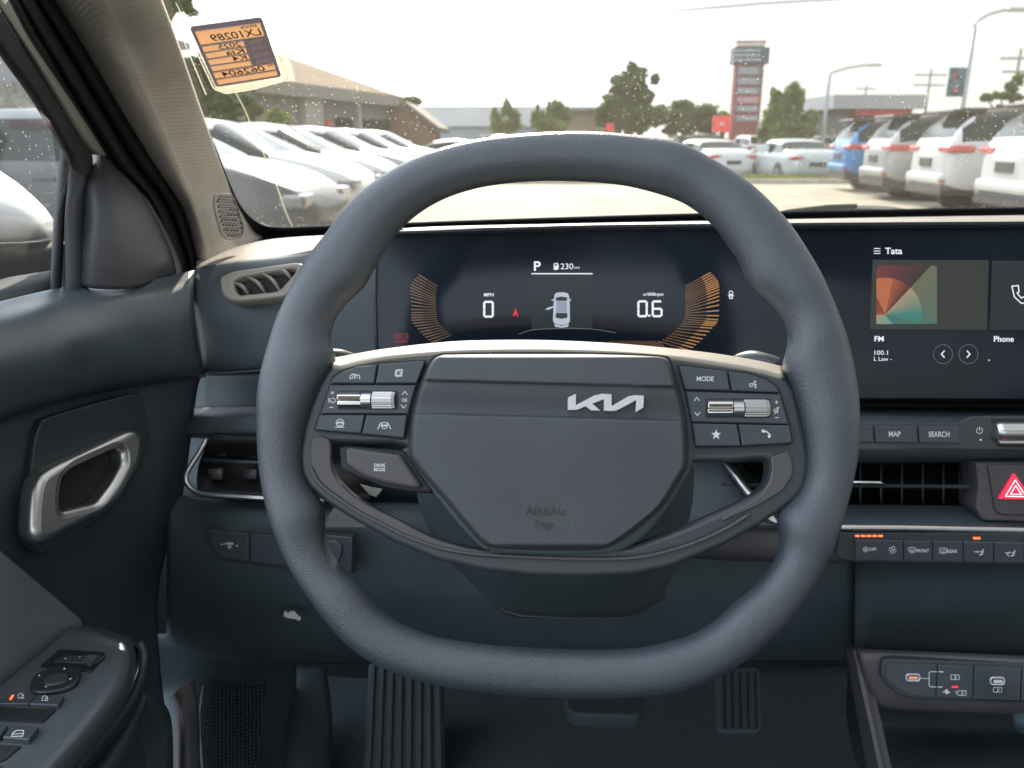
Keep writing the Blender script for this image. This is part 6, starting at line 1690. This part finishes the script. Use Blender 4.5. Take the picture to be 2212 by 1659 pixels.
# lamps, poles, wires
STEEL = solid('galvanised_steel', (0.26,0.27,0.27), 0.5)
def street_lamp(Y, base_uv, top_uv, arm_uvs, label, head=True, r=.09):
    b0 = at_y(base_uv[0], base_uv[1], Y); t0 = at_y(top_uv[0], top_uv[1], Y)
    x = (b0.x+t0.x)/2
    t = thing('street_lamp', (x, Y, 0), label, 'street lamp')
    tube('pole', [(x, Y, 0), (x, Y, t0.z*.5), (x, Y, t0.z)], [r, r*.85, r*.7], STEEL, t, n=10)
    pts = [Vector((x, Y, t0.z))] + [at_y(u, v, Y) for u, v in arm_uvs]
    tube('arm', spline(pts, 4), r*.45, STEEL, t, n=8)
    e = pts[-1]
    o = boxes('lamp_head', [(e.x-.1, Y-.12, e.z-.07, e.x+.55, Y+.12, e.z+.05)], solid('lamp_head_grey', (0.35,0.35,0.33), .5), None, local=False, bevel=.03); parent_to(o, t)
    return t
street_lamp(40, (1782,300), (1787,160), [(1800,156),(1830,147),(1860,142),(1878,140)], 'street lamp with long arm, between the bushy tree and the grey and red shop', r=.11)
lp = street_lamp(30, (2083,240), (2101,62), [(2108,50),(2130,34),(2160,24),(2182,20)], 'tall street lamp carrying a banner, above the right row')
a = at_y(2052, 146, 30); b_ = at_y(2078, 209, 30)
bn = boxes('banner', [(a.x, 29.97, b_.z, b_.x+.1, 30.02, a.z)], solid('dark_banner', (0.06,0.10,0.13), .8, amt=.5, vs_=3), None, local=False); parent_to(bn, lp)
ink('banner_print', [rect(2058,160,2066,166), rect(2059,190,2068,200), rect(2062,172,2070,176)], Plane((0,29.96,4),(0,-1,0)), solid('banner_red', (0.35,0.08,0.08), .8), bn, h=0.0)
def utility_pole(u, vt, Y, cross, label, r=.10):
    t0 = at_y(u, vt, Y)
    t = thing('utility_pole', (t0.x, Y, 0), label, 'utility pole')
    tube('pole', [(t0.x, Y, 0), (t0.x, Y, t0.z)], [r, r*.7], solid('weathered_wood', (0.20,0.17,0.14), .9), t, n=8)
    for (v, hwid) in cross:
        z = at_y(u, v, Y).z
        o = boxes('crossarm', [(t0.x-hwid, Y-.06, z-.06, t0.x+hwid, Y+.06, z+.06)], STEEL, None, local=False); parent_to(o, t)
    return t
utility_pole(2012, 148, 60, [(162, 1.1), (184, 1.1)], 'thin utility pole with two crossarms above the silver car')
utility_pole(1872, 185, 75, [(192, .9)], 'faint utility pole behind the grey and red shop')
utility_pole(2206, 105, 45, [(126, 1.0), (155, .8)], 'utility pole at the right edge of the photo')
wz = tube('overhead_wire', [at_y(1300, 40, 30), at_y(1536, 17, 30), at_y(1640, 8, 30), at_y(1790, -1, 30), at_y(2000, -14, 30)], 0.02, M['rubber'], None, n=6)
tag(wz, 'thin overhead wire crossing the top of the sky', 'wire')

# ---------------------------------------------------------------- trees
def leaf_mat(name, col, amt=.35):
    m, nt, b = mat_new(name)
    vary(nt, b, col, amt, 0.8); b.inputs['Roughness'].default_value = 0.7
    tr = nt.nodes.new('ShaderNodeBsdfTranslucent'); tr.inputs[0].default_value = (col[0]*1.6, col[1]*1.5, col[2]*1.0, 1)
    mx = nt.nodes.new('ShaderNodeMixShader'); mx.inputs[0].default_value = .35
    out = [n for n in nt.nodes if n.type == 'OUTPUT_MATERIAL'][0]
    nt.links.new(b.outputs[0], mx.inputs[1]); nt.links.new(tr.outputs[0], mx.inputs[2]); nt.links.new(mx.outputs[0], out.inputs[0])
    return m
LM = [leaf_mat('leaves_deep', (0.055,0.095,0.022)), leaf_mat('leaves_mid', (0.09,0.14,0.03)), leaf_mat('leaves_pale', (0.14,0.18,0.05))]
BARK = solid('bark', (0.12,0.095,0.07), 0.95, amt=.3)
def tree(label, Y, lobes, lm, n=5000, leaf=.16, trunk_u=None, seed=1, vbase=None, name='tree', spiky=False):
    """lobes: (u, v, ru, rv) ellipses seen from here, each a clump with depth of its own"""
    rg = random.Random(seed)
    L_ = []
    for (u, v, ru, rv) in lobes:
        c = at_y(u, v, Y); e = at_y(u+ru, v, Y); f = at_y(u, v-rv, Y)
        L_.append((c + Vector((0, rg.uniform(-.3, .3)*(e.x-c.x), 0)), (e.x-c.x)*1.14, (f.z-c.z)*1.02))
    tu = trunk_u or sum(l[0] for l in lobes)/len(lobes)
    bx_ = at_y(tu, 300, Y).x
    t = thing(name, (bx_, Y, 0), label, 'tree')
    tot = sum(a*b_ for _, a, b_ in L_)
    vv, ff = [], []
    # limbs reach from the trunk into each clump
    top = max(c.z for c, _, _ in L_)
    zsplit = max(.4, min(c.z for c, _, _ in L_)*.55)
    tr_ = tube('trunk', [(bx_, Y, 0), (bx_+.05, Y, zsplit), (bx_, Y, top*.8)], [top*.035, top*.028, top*.008], BARK, t, n=8)
    for c, a, b_ in L_[:8]:
        tube('limb', [(bx_, Y, zsplit), ((bx_+c.x)/2, (Y+c.y)/2, zsplit+(c.z-zsplit)*.6), tuple(c)], [top*.018, top*.012, top*.005], BARK, tr_, n=6)
    sub = []
    for c, a, b_ in L_:
        k_ = max(6, int(40*a*b_/tot*len(L_)**.5))
        for _ in range(k_):
            th = rg.uniform(0, 2*math.pi); ph = math.acos(rg.uniform(-1, 1)); r_ = rg.uniform(.15, .95)
            sub.append((c + Vector((a*r_*math.sin(ph)*math.cos(th), a*.9*r_*math.sin(ph)*math.sin(th), b_*r_*math.cos(ph))), rg.uniform(.22, .46)*a, rg.uniform(.22, .46)*b_))
    for i in range(int(n*2.2)):
        c, a, b_ = rg.choice(sub)
        th = rg.uniform(0, 2*math.pi); ph = math.acos(rg.uniform(-1, 1)); r_ = rg.random()**.45
        p = c + Vector((a*r_*math.sin(ph)*math.cos(th), a*r_*math.sin(ph)*math.sin(th), b_*r_*math.cos(ph)))
        if spiky: p.z += rg.random()**4*b_*1.1
        if p.z < .1: p.z = .1 + rg.random()*.3
        d1 = Vector((rg.gauss(0, 1), rg.gauss(0, 1), rg.gauss(0, 1))).normalized(); d2 = d1.orthogonal().normalized()
        l = leaf*rg.uniform(.5, 1.2)
        s = len(vv); vv += [p-d1*l*.5, p+d2*l*.28, p+d1*l*.5, p-d2*l*.28]; ff.append((s, s+1, s+2, s+3))
    from_data('crown', vv, ff, lm, t, smooth=False)
    return t
tree('tall dark tree rising over the wheel rim left of the pylon sign', 48, [(1372,175,38,34),(1340,200,40,26),(1395,205,30,40),(1320,235,38,26),(1360,250,55,40),(1400,255,40,38),(1305,262,28,22)], LM[0], 9000, .30, seed=2)
tree('round dark green tree between the tall tree and the red sign', 50, [(1486,250,48,32),(1495,262,52,30),(1450,274,34,20),(1535,272,30,20)], LM[0], 6000, .28, seed=3)
tree('bushy upright tree just right of the pylon sign', 40, [(1668,270,26,48),(1700,240,22,50),(1722,220,18,40),(1740,275,24,30),(1700,290,45,26),(1672,225,14,32)], LM[1], 8000, .22, seed=4, spiky=True)
tree('small sparse tree left of its twin before the pale warehouse', 45, [(1072,262,16,22),(1092,240,12,26),(1110,262,20,20),(1092,276,34,14),(1066,248,8,20)], LM[2], 2600, .20, seed=5, spiky=True)
tree('small bushy tree right of its twin before the pale warehouse', 45, [(1170,262,22,22),(1200,240,18,28),(1190,272,40,18),(1222,258,14,22),(1160,250,12,20)], LM[2], 3600, .20, seed=6, spiky=True)
tree('small palm-like tree over the brown shed roof', 55, [(888,214,20,10),(880,222,14,10),(898,222,14,10)], LM[1], 1400, .22, seed=7)
tree('green shrub mass below the stock card, left of the grey building', 22, [(415,150,42,60),(430,200,40,50),(470,225,40,30),(520,215,40,30),(500,248,50,24),(440,240,30,26),(555,240,26,20)], LM[0], 6500, .13, seed=8)
tree('light green bush in front of the grey building', 20, [(598,250,22,16),(580,262,18,12),(612,262,18,12)], LM[2], 1800, .10, seed=9)
tree('large tree whose leaves show at the top left behind the windscreen pillar', 17, [(390,10,32,28),(380,-30,40,30),(360,30,22,16),(410,-20,30,26),(340,0,40,40)], LM[1], 5500, .12, seed=10, trunk_u=300)
tree('thin young tree above the white cars at the right', 26, [(2130,212,14,8),(2160,206,18,10),(2185,192,12,16),(2200,172,10,14),(2190,210,20,10)], LM[1], 2200, .12, seed=11)
tree('distant dark hedge tree behind the bushy tree and the lamp', 62, [(1765,285,30,26),(1740,262,24,26),(1790,295,30,20)], LM[0], 2600, .3, seed=12)
tree('low far tree between the tall tree and the brown building', 60, [(1262,272,30,16),(1290,270,26,18),(1240,280,24,12)], LM[0], 2400, .28, seed=13)
tree('low far tree behind the red sign', 62, [(1560,248,22,10),(1548,262,26,14),(1575,270,24,14)], LM[0], 1600, .28, seed=14)
